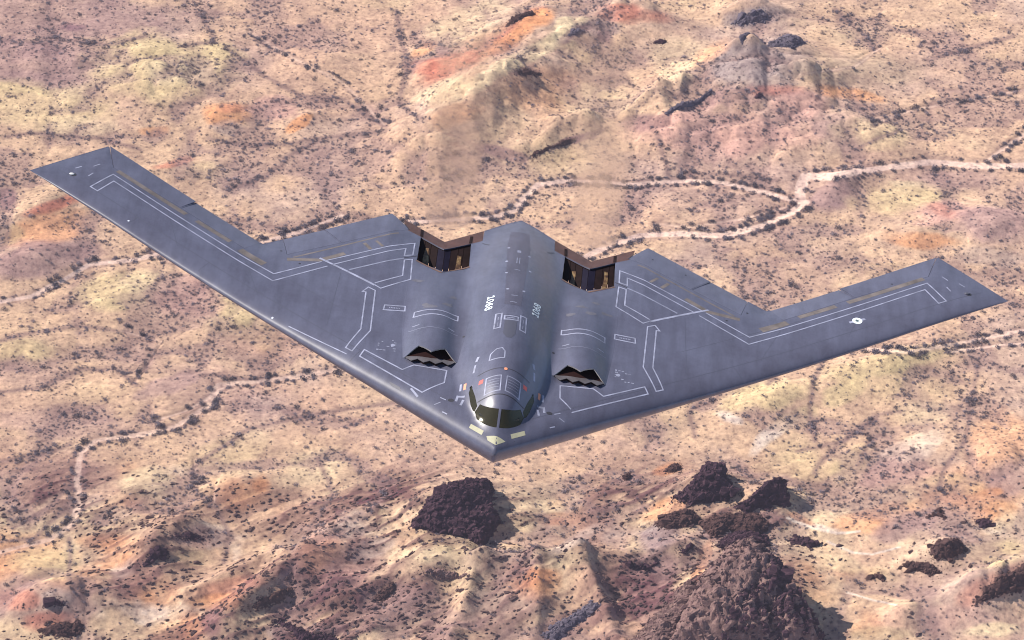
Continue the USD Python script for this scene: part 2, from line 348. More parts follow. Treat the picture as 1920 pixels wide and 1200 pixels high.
def axis(lo, hi, step, reach, n):
    t = np.geomspace(step * 1.6, reach, n)
    return np.r_[lo - np.cumsum(t)[::-1], np.arange(lo, hi + step / 2, step), hi + np.cumsum(t)]
STEP = globals().get('GROUND_STEP', .74)
ax_ = axis(-352, 352, STEP, 12000, 34); ay_ = axis(1102, 1806, STEP, 12000, 34)
GX, GY = np.meshgrid(ax_, ay_)
GZ = relief(GX.ravel(), GY.ravel()).reshape(GX.shape)
from scipy.interpolate import RegularGridInterpolator
ground_at = RegularGridInterpolator((ay_, ax_), GZ)
def gz(x, y): return ground_at(np.stack([np.asarray(y, float), np.asarray(x, float)], -1))
def GT(px, py):
    """Where the ray of photo position px, py meets the relief."""
    z = 0.0
    for _ in range(6):
        p = G(px, py, z); z = .5 * z + .5 * float(gz(p[0], p[1]))
    return G(px, py, z)

K = 1.34
def alb(r, g, b): return np.array(lin(r, g, b)) / K
TAN, MAUVE, CREAM = alb(214, 182, 153), alb(177, 146, 142), alb(233, 212, 174)
YELLOW, ORANGE, RED = alb(220, 199, 154), alb(228, 166, 120), alb(196, 120, 102)
GREY, WHITE, SAND, PINK, OLIVE = alb(160, 148, 150), alb(238, 222, 204), alb(232, 204, 188), alb(214, 170, 158), alb(176, 160, 128)
PURPLE = alb(120, 84, 104)
PATCHES = [  # centre, radii, rotation, colour, strength
    (80, 40, 260, 60, 0, MAUVE, .75), (60, 115, 140, 40, 0, MAUVE, .8), (130, 55, 25, 8, 0, PURPLE, .6), (310, 130, 130, 62, 0, YELLOW, .8), (330, 135, 60, 28, 0, CREAM, .6), (280, 85, 60, 20, 0, YELLOW, .6), (40, 165, 60, 14, 0, YELLOW, .7),
    (80, 200, 130, 40, 0, YELLOW, .55), (60, 150, 80, 12, 0, MAUVE, .6), (150, 240, 60, 22, 0, CREAM, .5), (430, 210, 48, 22, 0, ORANGE, .85), (440, 200, 25, 10, 0, RED, .45), (520, 200, 45, 22, 0, PINK, .8), (562, 232, 30, 10, -30, ORANGE, .85), (425, 240, 30, 16, 0, GREY, .5),
    (318, 303, 42, 8, -8, RED, .7), (290, 248, 30, 9, 0, ORANGE, .6), (390, 320, 45, 14, 0, YELLOW, .4), (15, 375, 22, 20, 0, PURPLE, .75), (105, 385, 60, 12, -15, RED, .75), (85, 430, 80, 30, -20, ORANGE, .6),
    (60, 490, 120, 34, -10, MAUVE, .8), (10, 440, 30, 20, 0, OLIVE, .5), (215, 548, 80, 34, -10, YELLOW, .85), (290, 530, 60, 18, 0, CREAM, .5), (430, 590, 50, 45, 20, YELLOW, .75), (480, 620, 60, 25, 20, YELLOW, .5), (350, 560, 60, 40, 0, PINK, .7), (30, 655, 70, 26, 0, YELLOW, .65), (60, 700, 80, 25, 0, MAUVE, .45),
    (310, 720, 60, 18, -25, MAUVE, .7), (120, 790, 110, 30, 0, MAUVE, .5), (250, 640, 160, 40, 0, TAN, .5), (520, 640, 90, 30, 0, ORANGE, .2),
    (900, 90, 130, 24, -30, RED, .85), (1000, 40, 50, 16, -25, ORANGE, .9), (960, 70, 60, 14, -30, ORANGE, .8), (880, 45, 80, 40, -20, CREAM, .55), (960, 120, 160, 16, -31, CREAM, .95), (1070, 45, 30, 14, -20, CREAM, .9), (830, 170, 60, 22, -20, CREAM, .8), (790, 95, 25, 12, -30, ORANGE, .6), (800, 125, 40, 10, 0, RED, .55), (830, 95, 12, 8, 0, PURPLE, .6),
    (1180, 28, 75, 17, 6, RED, .75), (1120, 55, 40, 14, 0, GREY, .5), (1005, 170, 70, 45, 0, ORANGE, .35), (985, 135, 30, 8, 0, PURPLE, .45), (1075, 65, 35, 9, -25, PURPLE, .5), (860, 215, 50, 22, -20, ORANGE, .5), (1130, 70, 12, 12, 0, PURPLE, .7), (1110, 190, 60, 30, 0, CREAM, .4),
    (1410, 125, 100, 48, 0, GREY, .85), (1420, 32, 55, 18, -10, GREY, .85), (1280, 110, 60, 40, 0, CREAM, .5), (1330, 100, 40, 16, -30, ORANGE, .45), (1390, 180, 90, 22, -10, PURPLE, .5), (1450, 170, 60, 12, 0, RED, .5), (1210, 232, 50, 18, 0, PURPLE, .6), (1300, 205, 60, 18, -20, PINK, .9), (1350, 250, 160, 42, 0, PINK, .75), (1500, 200, 60, 30, 0, PINK, .7), (1560, 230, 40, 25, 0, MAUVE, .5),
    (1600, 178, 60, 12, 8, ORANGE, .7), (1600, 130, 120, 30, 0, OLIVE, .3), (930, 288, 45, 11, 12, PURPLE, .5), (1080, 262, 50, 7, -22, PURPLE, .7), (1640, 250, 70, 30, 0, YELLOW, .5),
    (1575, 358, 55, 26, -30, MAUVE, .9), (1690, 370, 90, 28, -5, YELLOW, .65), (1700, 345, 40, 6, 0, CREAM, .6), (1760, 400, 55, 22, 0, PINK, .8), (1760, 395, 30, 12, 20, RED, .35), (1720, 448, 70, 16, 5, ORANGE, .75), (1870, 420, 70, 36, 0, MAUVE, .85), (1800, 340, 80, 20, 0, MAUVE, .6), (1640, 430, 60, 20, 0, TAN, .6), (1850, 480, 60, 20, 0, GREY, .4),
    (1660, 680, 110, 22, -12, YELLOW, .75), (1590, 730, 40, 22, -30, YELLOW, .7), (1430, 745, 80, 26, -12, YELLOW, .8), (1372, 783, 24, 11, 25, WHITE, .9), (1440, 820, 55, 11, -38, WHITE, .9), (1490, 785, 45, 16, -25, YELLOW, .6), (1730, 775, 50, 25, 0, CREAM, .5), (1700, 850, 70, 24, -25, WHITE, .5), (1680, 890, 80, 25, 0, PINK, .6), (1600, 870, 50, 28, -40, YELLOW, .6), (1480, 880, 70, 60, 0, YELLOW, .4),
    (1870, 830, 60, 60, 0, ORANGE, .4), (1890, 900, 40, 40, 0, MAUVE, .7), (1860, 928, 20, 8, 0, ORANGE, .8), (1780, 910, 60, 20, 0, YELLOW, .4), (1230, 770, 60, 50, 0, OLIVE, .3), (1250, 880, 24, 10, -10, ORANGE, .9), (1200, 945, 60, 40, 0, CREAM, .3), (1060, 975, 40, 14, 0, ORANGE, .6), (1050, 980, 20, 8, 0, RED, .35),
    (280, 905, 55, 28, 0, CREAM, .85), (210, 975, 60, 24, 0, CREAM, .8), (180, 1010, 40, 12, 0, ORANGE, .35), (455, 925, 55, 28, -10, ORANGE, .55), (490, 905, 22, 18, 0, ORANGE, .95), (580, 880, 60, 30, -20, CREAM, .5), (420, 850, 80, 25, -20, YELLOW, .35), (90, 1060, 60, 30, 0, YELLOW, .6), (100, 900, 110, 60, 0, MAUVE, .4), (60, 1130, 120, 40, 0, PURPLE, .45), (110, 1170, 60, 22, 0, RED, .6), (20, 1125, 40, 20, 0, RED, .5),
    (270, 1070, 70, 30, -40, PURPLE, .55), (370, 1010, 60, 18, 0, MAUVE, .6), (340, 1050, 60, 20, 0, OLIVE, .5), (430, 1105, 70, 22, -10, RED, .5), (420, 1130, 60, 14, 0, ORANGE, .7), (475, 1125, 30, 12, -40, CREAM, .95), (360, 1175, 30, 30, 0, ORANGE, .7), (402, 1172, 24, 34, 10, PURPLE, .75), (590, 1040, 60, 30, -40, RED, .4), (640, 1090, 50, 30, 0, PINK, .5), (520, 1185, 22, 16, 0, WHITE, .9), (540, 1150, 50, 20, 0, PINK, .6), (700, 1030, 40, 14, -20, WHITE, .7),
    (890, 1050, 130, 20, 5, CREAM, .8), (830, 1020, 70, 16, 10, OLIVE, .6), (1000, 1078, 40, 22, 0, RED, .65), (1000, 1090, 50, 40, 0, ORANGE, .8), (1040, 1045, 70, 20, 0, CREAM, .8), (1080, 1010, 50, 12, -30, WHITE, .7), (760, 1120, 90, 30, -35, PURPLE, .45), (940, 1130, 80, 30, 0, GREY, .5), (1090, 1160, 90, 20, -20, PURPLE, .5), (660, 1060, 70, 30, -35, PURPLE, .4),
    (1195, 1025, 26, 18, -20, YELLOW, 1.0), (1240, 1005, 40, 26, -30, GREY, .9), (1220, 1100, 70, 55, 0, MAUVE, .9), (1290, 1070, 14, 50, 20, CREAM, .85), (1250, 950, 50, 16, -20, ORANGE, .75), (1320, 1060, 10, 60, 22, ORANGE, .6), (1370, 1000, 60, 30, 0, MAUVE, .6), (1420, 970, 60, 20, 0, MAUVE, .7),
    (1530, 990, 45, 7, 12, WHITE, .9), (1500, 975, 30, 8, 25, ORANGE, .7), (1610, 985, 60, 18, 0, ORANGE, .6), (1680, 960, 60, 18, -10, ORANGE, .5), (1700, 985, 60, 22, -20, MAUVE, .8), (1850, 970, 30, 16, 0, ORANGE, .6), (1580, 1060, 40, 16, 15, CREAM, .7), (1640, 1090, 60, 20, 0, YELLOW, .4), (1860, 1040, 60, 24, -10, YELLOW, .7), (1500, 1110, 60, 20, 10, ORANGE, .3), (1760, 1160, 120, 25, 0, PINK, .4), (1860, 1185, 60, 12, 0, CREAM, .7), (1870, 1100, 70, 26, -25, RED, .45), (1640, 1190, 60, 14, 0, OLIVE, .5)]
TRACKS = [([(1480, 968), (1520, 985), (1570, 998), (1610, 997)], 3.0), ([(1550, 1012), (1600, 1035), (1640, 1041), (1690, 1030)], 2.4), ([(1590, 1112), (1640, 1128), (1680, 1136)], 2.2), ([(500, 1120), (480, 1135)], 3)]

def paint(x, y, z):
    """True ground colour at each point, whatever the light: soil, rock waste, sand and leaf litter."""
    u, v = uv_of(x, y, z)
    wu = 46 * (fb(x, y, 26, 4, 31) - .5); wv = 30 * (fb(x, y, 26, 4, 32) - .5)
    u, v = u + wu, v + wv
    n1, n2, n3 = fb(x, y, 70, 4, 33), fb(x, y, 38, 4, 34), fb(x, y, 110, 3, 35)
    c = np.broadcast_to(TAN, (len(x), 3)).copy()
    def lay(col, a):
        nonlocal c
        a = np.clip(a, 0, 1)[:, None]; c = c * (1 - a) + col * a
    lay(MAUVE, (n1 - .53) * 2.4); lay(YELLOW, (n2 - .55) * 3.0 * .6); lay(CREAM, (.40 - n1) * 4 * .7); lay(PINK, (n3 - .52) * 2.2 * .5); lay(alb(190, 166, 158), np.clip((fb(x, y, 55, 4, 46) - .52) * 3, 0, .6))
    nw_ = fb(x, y, 17, 4, 38)
    low = np.clip((v - 840) / 90, 0, 1)
    lay(CREAM, low * np.clip((fb(x, y, 45, 4, 36) - .44) * 3.4, 0, .8)); lay(ORANGE, low * np.clip((fb(x, y, 40, 4, 37) - .57) * 5, 0, .7)); lay(WHITE, low * np.clip((fb(x, y, 28, 4, 39) - .64) * 7, 0, .8))
    for cx, cy, ru, rv, rot, col, s in PATCHES:
        near = np.abs(u - cx) < 2 * (ru + rv); near &= np.abs(v - cy) < 2 * (ru + rv)
        i = np.nonzero(near)[0]
        if len(i) == 0: continue
        a = s * 1.12 * np.clip(1.5 - blob(u[i], v[i], cx, cy, ru, rv, rot) - 2.2 * (nw_[i] - .5), 0, 1)
        a = np.clip(a * (.75 + .6 * (n2[i] - .3)), 0, 1)[:, None]
        c[i] = c[i] * (1 - a) + col * a
    # rock waste in tilted bands over the rocky ground
    sx, sy = x * .86 + y * .5, -x * .5 + y * .86
    band = ridged(sx * .25, sy, 9, 3, 41)
    crag_ = np.clip(fb(x, y, 60, 3, 22) * 3.4 - 1.2, 0, 1) * (1 - .85 * np.clip((u - 1450) / 120, 0, 1))
    band = np.where(u > 1500, .5, band)
    lay(alb(196, 150, 130), low * crag_ * .3)
    lay(alb(112, 74, 82), low * np.clip((ridged(sx * .28, sy, 17, 3, 21) - .60) * 6, 0, .85) * crag_)
    lay(alb(104, 70, 80), low * np.clip((ridged(sx * .3, sy, 6, 2, 25) - .70) * 7, 0, .8) * np.clip(crag_ + .12, 0, 1) * (u < 1500))
    lay(CREAM, low * np.clip((.36 - band) * 4, 0, .5))
    # leaf litter and damp soil along the small channels
    u2, v2 = meander(x, y, u - wu, v - wv); u3, v3 = meander(x, y, u - wu, v - wv, .35)
    g = ridged(x, y, 46, 3, 5)
    lay(MAUVE * .8, np.clip((g - .74) * 6, 0, .6))
    for line in CHANNELS:
        lay(MAUVE * .62, .75 * np.exp(-(seg_dist(u2, v2, line, 1.5) / 6.5) ** 2))
    wn_ = fb(x, y, 22, 3, 75)
    for k_, (line, w) in enumerate(WASHES):
        w = w * (1.2 if k_ == 0 else 1)
        d = seg_dist(u3, v3, line, 1.7) + 2.6 * (fb(x, y, 5, 2, 43) - .5) + w * 1.6 * (wn_ - .5)
        lay(MAUVE * .78, .4 * np.exp(-((d - w * 1.9) / (w * .9)) ** 2))
        lay(SAND, np.clip((w * 1.3 - d) / 1.8, 0, 1) * (.95 if k_ in (0, 1, 2, 4) else .35 if k_ in (3, 9, 11, 12, 13, 14) else .62))
    for line, w in TRACKS:
        lay(WHITE, np.clip((w * 1.6 - seg_dist(u2, v2, line, 1.7)) / 2, 0, 1) * .9)
    c *= (.86 + .28 * fb(x, y, 9, 3, 44))[:, None]
    return c

n_, m_ = GX.shape
ii = np.arange(n_ * m_).reshape(n_, m_)
quads = np.stack([ii[:-1, :-1], ii[:-1, 1:], ii[1:, 1:], ii[1:, :-1]], -1).reshape(-1, 4)
pts = np.stack([GX.ravel(), GY.ravel(), GZ.ravel()], -1)
gm = UsdGeom.Mesh.Define(stage, '/World/ground')
gm.CreatePointsAttr(Vt.Vec3fArray.FromNumpy(pts.astype(np.float32)))
gm.CreateFaceVertexCountsAttr(Vt.IntArray.FromNumpy(np.full(len(quads), 4, np.int32)))
gm.CreateFaceVertexIndicesAttr(Vt.IntArray.FromNumpy(quads.astype(np.int32).ravel()))
gm.CreateSubdivisionSchemeAttr('none')
dzx, dzy = np.gradient(GZ, ax_, axis=1), np.gradient(GZ, ay_, axis=0)
nn = np.stack([-dzx, -dzy, np.ones_like(GZ)], -1).reshape(-1, 3); nn /= np.linalg.norm(nn, axis=1, keepdims=True)
gm.CreateNormalsAttr(Vt.Vec3fArray.FromNumpy(nn.astype(np.float32))); gm.SetNormalsInterpolation('vertex')
COL = paint(pts[:, 0], pts[:, 1], pts[:, 2])
UsdGeom.PrimvarsAPI(gm).CreatePrimvar('albedo', Sdf.ValueTypeNames.Color3fArray, 'vertex').Set(Vt.Vec3fArray.FromNumpy(COL.astype(np.float32)))
UsdShade.MaterialBindingAPI.Apply(gm.GetPrim()).Bind(UsdShade.Material.Get(stage, '/World/Looks/desert_ground'))
tag(gm, kind='structure')
# ------------------------------------------------------------------ the aircraft
# its own axes: x to its left (to the right in the photograph), y aft, z up, metres from the nose tip
RM = np.array([[0.99113, 0.06924, 0.11347], [0.13225, -0.59977, -0.78917], [0.01341, 0.79717, -0.60361]])
TV = np.array([-0.8752, 6.6748, 150.0])
B = np.stack([rgt, -upv, fwd], 1)
AR, AT = B @ RM, EYE + B @ TV
jet = UsdGeom.Xform.Define(stage, numbered('/World', 'flying_wing_jet'))
m4 = np.eye(4); m4[:3, :3] = AR.T; m4[3, :3] = AT
jet.AddTransformOp().Set(Gf.Matrix4d(*m4.ravel().tolist()))
tag(jet, 'dark bluish grey flying wing jet with sawtooth trailing edge flying above the desert', 'aircraft')
J = '/World/flying_wing_jet'

Tf, Ta, NN, RR, N2, TL = (26.2, 17.52), (22.61, 20.91), (13.34, 14.77), (6.85, 19.37), (3.93, 17.43), (0.0, 20.41)
LEX = np.arange(.16, 26.0, .16)
outline = Polygon([(0, 0)] + [(x, x * 17.52 / 26.2) for x in LEX] + [Tf, Ta, NN, RR, N2, TL] + [(-x, y) for x, y in (N2, RR, NN, Ta, Tf)] + [(-x, x * 17.52 / 26.2) for x in LEX[::-1]])
SW = 17.52 / 26.2; CS = 1 / math.hypot(1, SW)
TE = [Tf, Ta, NN, RR, N2, TL]
def d_lead(x, y): return np.clip((y - np.abs(x) * SW) * CS, 0, None)
def d_trail(x, y): return seg_dist(np.abs(x), y, TE)
_zx, _zz = [0, 6, 10, 13.4, 18, 22.4, 26.2], [0, .02, .06, .14, .36, .66, .8]
_zp = PchipInterpolator(_zx, _zz)
def z_mid(x, y): return -.25 * (y / 20) * (1 - np.abs(x) / 26.2) + _zp(np.clip(np.abs(x), 0, 26.2))
_H = PchipInterpolator([0, 2, 4, 6.8, 10, 13.4, 22, 26.3], [.80, .80, .78, .68, .52, .40, .25, .10])
_D = PchipInterpolator([0, 3, 6.8, 10, 13.4, 22, 26.3], [1.25, 1.1, .75, .55, .42, .25, .10])
_c1 = PchipInterpolator([0, 6.8, 13.4, 22, 26.3], [2.3, 2.0, 1.7, 1.3, .8])
_c2 = PchipInterpolator([0, 6.8, 13.4, 22, 26.3], [8.0, 6.0, 3.4, 2.8, 1.6])
def _ell(t): t = np.clip(t, 0, 1); return np.clip(1 - (1 - t) ** 2.4, 0, 1) ** .5
def _par(t): t = np.clip(t, 0, 1); return 1 - (1 - t) ** 2
_A = PchipInterpolator([-9, .55, .9, 1.3, 2.2, 2.8, 3.6, 5.0, 7.0, 10, 13, 16, 18.5, 20.5], [0, 0, .03, .20, .80, 1.03, 1.26, 1.45, 1.53, 1.38, 1.06, .64, .24, 0])
_W = PchipInterpolator([-9, 0, 2, 4, 7, 12, 16, 20.5], [1.55, 1.58, 1.80, 2.35, 2.95, 3.0, 2.55, 1.5])
def hump(x, y):
    yy = y - .50 * np.clip(np.abs(x), 0, 1.8) ** 2 * np.clip((5 - y) / 3, 0, 1)
    t = np.clip(np.abs(x) / _W(np.clip(y, -8, 20.4)), 0, 1)
    return _A(np.clip(yy, -8, 20.4)) * (1 - t ** 2.15) ** 2.0
def wing_top(x, y):
    ax = np.clip(np.abs(x), 0, 26.2)
    return z_mid(x, y) + _H(ax) * _ell(d_lead(x, y) / _c1(ax)) * _par(d_trail(x, y) / _c2(ax)) + .006
def z_top(x, y): return wing_top(x, y) + hump(x, y)
def z_bot(x, y):
    ax = np.clip(np.abs(x), 0, 26.2)
    return z_mid(x, y) - _D(ax) * _ell(d_lead(x, y) / _c1(ax)) * _par(d_trail(x, y) / (_c2(ax) * .8)) - .006

# rows of points that follow the rounded leading edge
rows = []
for sx in np.r_[np.arange(.0, 26.0, .16)]:
    for dd in (.005, .02, .045, .08, .125, .18, .245, .32, .41, .52, .66, .84, 1.06):
        a_, b_ = sx - dd * SW * CS, sx * SW + dd * CS
        if a_ > .03: rows += [(a_, b_), (-a_, b_)]
rows += [(0.0, float(t)) for t in np.r_[.006, .03, .07, .12, .2, .3, .42, .56, .72, .9]]
rows = np.array(sorted(set(rows)))
near_lead = lambda g: d_lead(g[:, 0], g[:, 1]) < 1.15

# --- movable surfaces along the trailing edge (right half, mirrored)
def off(line, d):  # hinge line d metres forward of a trailing edge segment
    return line
EL = {
    'drag_rudder': [(21.95, 18.79), (22.61 - .02, 20.91 - .0), (17.30, 17.395), (17.99, 16.42)],
    'outer_elevon': [(17.90, 16.36), (17.22, 17.34), (13.52, 14.89), (14.20, 13.80)],
    'middle_elevon': [(11.95, 13.80), (12.35, 15.47), (10.40, 16.855), (9.36, 15.50)],
    'inner_elevon': [(9.26, 15.55), (10.32, 16.91), (6.95, 19.29), (5.86, 17.88)],
}
EL['drag_rudder'][1] = (22.50, 20.84)
mov = {}
for k, p in EL.items():
    for s in (1, -1):
        mov[(k, s)] = Polygon([(s * a, b) for a, b in p])
HOLE = [(2.46, 14.75), (3.90, 13.75), (5.22, 14.70), (5.22, 17.32), (3.90, 16.46), (2.52, 17.32)]
DECK = [(5.95, 17.75), (6.25, 18.95), N2, (1.92, 18.955), (1.95, 17.70), (2.52, 17.35), (3.90, 16.49), (5.22, 17.35)]
body = outline
for p in mov.values(): body = body.difference(p.buffer(.02, join_style=2))
holes = []
for s in (1, -1):
    body = body.difference(Polygon([(s * a, b) for a, b in HOLE])).difference(Polygon([(s * a, b) for a, b in DECK]).buffer(.012, join_style=2))
# windscreen and side window openings, measured along the curved foot of the windscreen
def pane(pts): return [(x, yy + .50 * x * x) for x, yy in pts]
def arc(a, b, yy, n=9): return [(x, yy) for x in np.linspace(a, b, n)]
FRONT = pane(arc(.06, 1.08, 1.24) + [(1.22, 1.5)] + arc(1.0, .06, 2.0))
SIDE = [(1.25, 2.16), (1.47, 2.70), (1.63, 3.45), (1.55, 3.85), (1.30, 3.10), (1.13, 2.48)]
for P_ in (FRONT, SIDE):
    for s in (1, -1): body = body.difference(Polygon([(s * a, b) for a, b in P_]).buffer(.0))
body = body.buffer(0)
if body.geom_type != 'Polygon': body = max(body.geoms, key=lambda g: g.area)
fine = np.array([(x, y) for x in np.arange(-2.6, 2.61, .075) for y in np.arange(.9, 6.5, .075)])
af = slab(body, z_top, z_bot,   .20, extra=np.vstack([rows, fine[d_lead(fine[:, 0], fine[:, 1]) > 1.2]]), hb=.21, avoid=lambda g: near_lead(g) | ((np.abs(g[:, 0]) < 2.65) & (g[:, 1] < 6.55)))
def body_normals(m, ftop):
    # smooth normals from the surface's own slope on the upper skin; every other corner keeps its facet's direction
    v, f = np.asarray(m.vertices), np.asarray(m.faces)
    nt = len(v)
    n_ = np.zeros_like(v); fn = np.cross(v[f[:, 1]] - v[f[:, 0]], v[f[:, 2]] - v[f[:, 0]])
    for k in range(3): np.add.at(n_, f[:, k], fn)
    x, y, z = v.T; e = .002
    on = np.abs(ftop(x, y) - z) < 1e-6
    on &= d_lead(x, y) > .003
    xs, ys = x[on], y[on]
    gx_ = (ftop(xs + e, ys) - ftop(xs - e, ys)) / (2 * e); gy_ = (ftop(xs, ys + e) - ftop(xs, ys - e)) / (2 * e)
    n_[on] = np.stack([-gx_, -gy_, np.ones_like(gx_)], -1)
    n_ /= np.linalg.norm(n_, axis=1, keepdims=True) + 1e-12
    return n_
ap = obj('airframe', af, 'airframe_paint', J)
ap.CreateNormalsAttr(Vt.Vec3fArray.FromNumpy(body_normals(af, z_top).astype(np.float32))); ap.SetNormalsInterpolation('vertex')

deflect = {('drag_rudder', -1): .06, ('drag_rudder', 1): .02, ('outer_elevon', -1): -.02, ('outer_elevon', 1): -.05, ('middle_elevon', 1): -.02, ('middle_elevon', -1): .0, ('inner_elevon', 1): .0, ('inner_elevon', -1): .015}
for (k, s), p in mov.items():
    a0, a1 = np.array(EL[k][0]), np.array(EL[k][3])
    dirv = (a1 - a0) / np.linalg.norm(a1 - a0)
    nrm = np.array([-dirv[1], dirv[0]])
    if nrm @ (np.array(EL[k][1]) - a0) < 0: nrm = -nrm
    def up(x, y, f=deflect[(k, s)]):
        return f * np.clip((np.abs(x) - a0[0]) * nrm[0] + (y - a0[1]) * nrm[1], 0, None)
    obj(k, slab(p, lambda x, y: z_top(x, y) + up(x, y) - .004, lambda x, y: z_bot(x, y) + up(x, y), .3), 'elevon_paint', J, smooth=40)

# --- exhaust troughs
decal_later = []
for s in (1, -1):
    M = lambda pts: Polygon([(s * a, b) for a, b in pts])
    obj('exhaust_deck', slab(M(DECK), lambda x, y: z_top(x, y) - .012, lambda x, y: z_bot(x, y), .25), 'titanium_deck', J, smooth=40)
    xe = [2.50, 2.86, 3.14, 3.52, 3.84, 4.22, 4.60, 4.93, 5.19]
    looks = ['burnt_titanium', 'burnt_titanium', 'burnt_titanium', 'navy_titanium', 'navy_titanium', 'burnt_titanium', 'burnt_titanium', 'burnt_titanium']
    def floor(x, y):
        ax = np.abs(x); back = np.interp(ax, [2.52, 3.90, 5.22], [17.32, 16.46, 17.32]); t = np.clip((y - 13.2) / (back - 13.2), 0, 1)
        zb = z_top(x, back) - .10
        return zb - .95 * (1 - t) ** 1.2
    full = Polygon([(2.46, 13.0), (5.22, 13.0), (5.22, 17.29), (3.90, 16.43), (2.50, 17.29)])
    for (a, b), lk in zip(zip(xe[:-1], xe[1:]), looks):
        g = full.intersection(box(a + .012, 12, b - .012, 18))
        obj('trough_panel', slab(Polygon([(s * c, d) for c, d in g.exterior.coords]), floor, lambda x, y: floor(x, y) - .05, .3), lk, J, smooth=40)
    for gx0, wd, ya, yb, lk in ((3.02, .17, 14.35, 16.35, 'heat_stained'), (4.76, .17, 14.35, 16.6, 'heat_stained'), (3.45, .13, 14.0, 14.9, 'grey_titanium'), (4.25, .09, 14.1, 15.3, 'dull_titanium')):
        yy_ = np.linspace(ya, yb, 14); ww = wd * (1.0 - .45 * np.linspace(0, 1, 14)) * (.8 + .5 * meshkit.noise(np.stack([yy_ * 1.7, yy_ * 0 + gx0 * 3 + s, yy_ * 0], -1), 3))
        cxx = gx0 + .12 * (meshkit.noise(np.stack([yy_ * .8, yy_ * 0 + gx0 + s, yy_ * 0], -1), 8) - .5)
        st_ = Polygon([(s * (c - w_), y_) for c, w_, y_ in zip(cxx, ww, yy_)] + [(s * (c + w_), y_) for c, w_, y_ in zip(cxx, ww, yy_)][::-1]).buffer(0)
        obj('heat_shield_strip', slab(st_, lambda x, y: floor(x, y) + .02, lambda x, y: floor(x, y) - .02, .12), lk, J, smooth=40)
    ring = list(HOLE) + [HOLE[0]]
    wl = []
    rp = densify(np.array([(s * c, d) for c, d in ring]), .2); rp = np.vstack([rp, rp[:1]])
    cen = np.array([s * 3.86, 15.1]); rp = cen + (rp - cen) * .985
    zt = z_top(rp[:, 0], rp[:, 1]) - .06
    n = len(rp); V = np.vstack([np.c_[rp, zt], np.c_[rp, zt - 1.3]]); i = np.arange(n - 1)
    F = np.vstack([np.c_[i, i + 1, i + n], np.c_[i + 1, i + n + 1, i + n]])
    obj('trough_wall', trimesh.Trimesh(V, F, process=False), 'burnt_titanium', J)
    for xs_ in (2.56, 5.18): decal_later.append((s, xs_))
    # warm coloured lip along the front edge of the opening
    lip = LineString([(s * a, b) for a, b in (HOLE[0], HOLE[1], HOLE[2])]).buffer(.075, cap_style=2, join_style=2)
    lip_parent = lip
# --- engine nacelles, intakes and boundary layer splitters
NX = 3.76
nh = PchipInterpolator([4.8, 6.5, 8.5, 11, 13, 14.8], [.60, .66, .58, .34, .13, .03])
nw = PchipInterpolator([4.8, 6.5, 9, 12, 14.8], [1.26, 1.46, 1.70, 1.80, 1.7])
def nac(x, y, fillet=1.0):
    t = np.clip(np.abs(np.abs(x) - NX) / (nw(np.clip(y, 4.8, 14.8)) * fillet), 0, 1)
    return nh(np.clip(y, 4.8, 14.8)) * (1 - t ** 2.2) ** (1.35 + 1.0 * np.clip((y - 6.3) / 3, 0, 1))
front = PchipInterpolator  # (zigzag is built from straight pieces below)
zz_t, zz_y = [-1, -.93, -.45, 0.0, .45, .93, 1], [5.92, 5.88, 6.42, 5.88, 6.42, 5.88, 5.92]
tend = [-1, -.95, 0, .95, 1]; yend = [15.2, 14.72, 13.76, 14.72, 15.2]
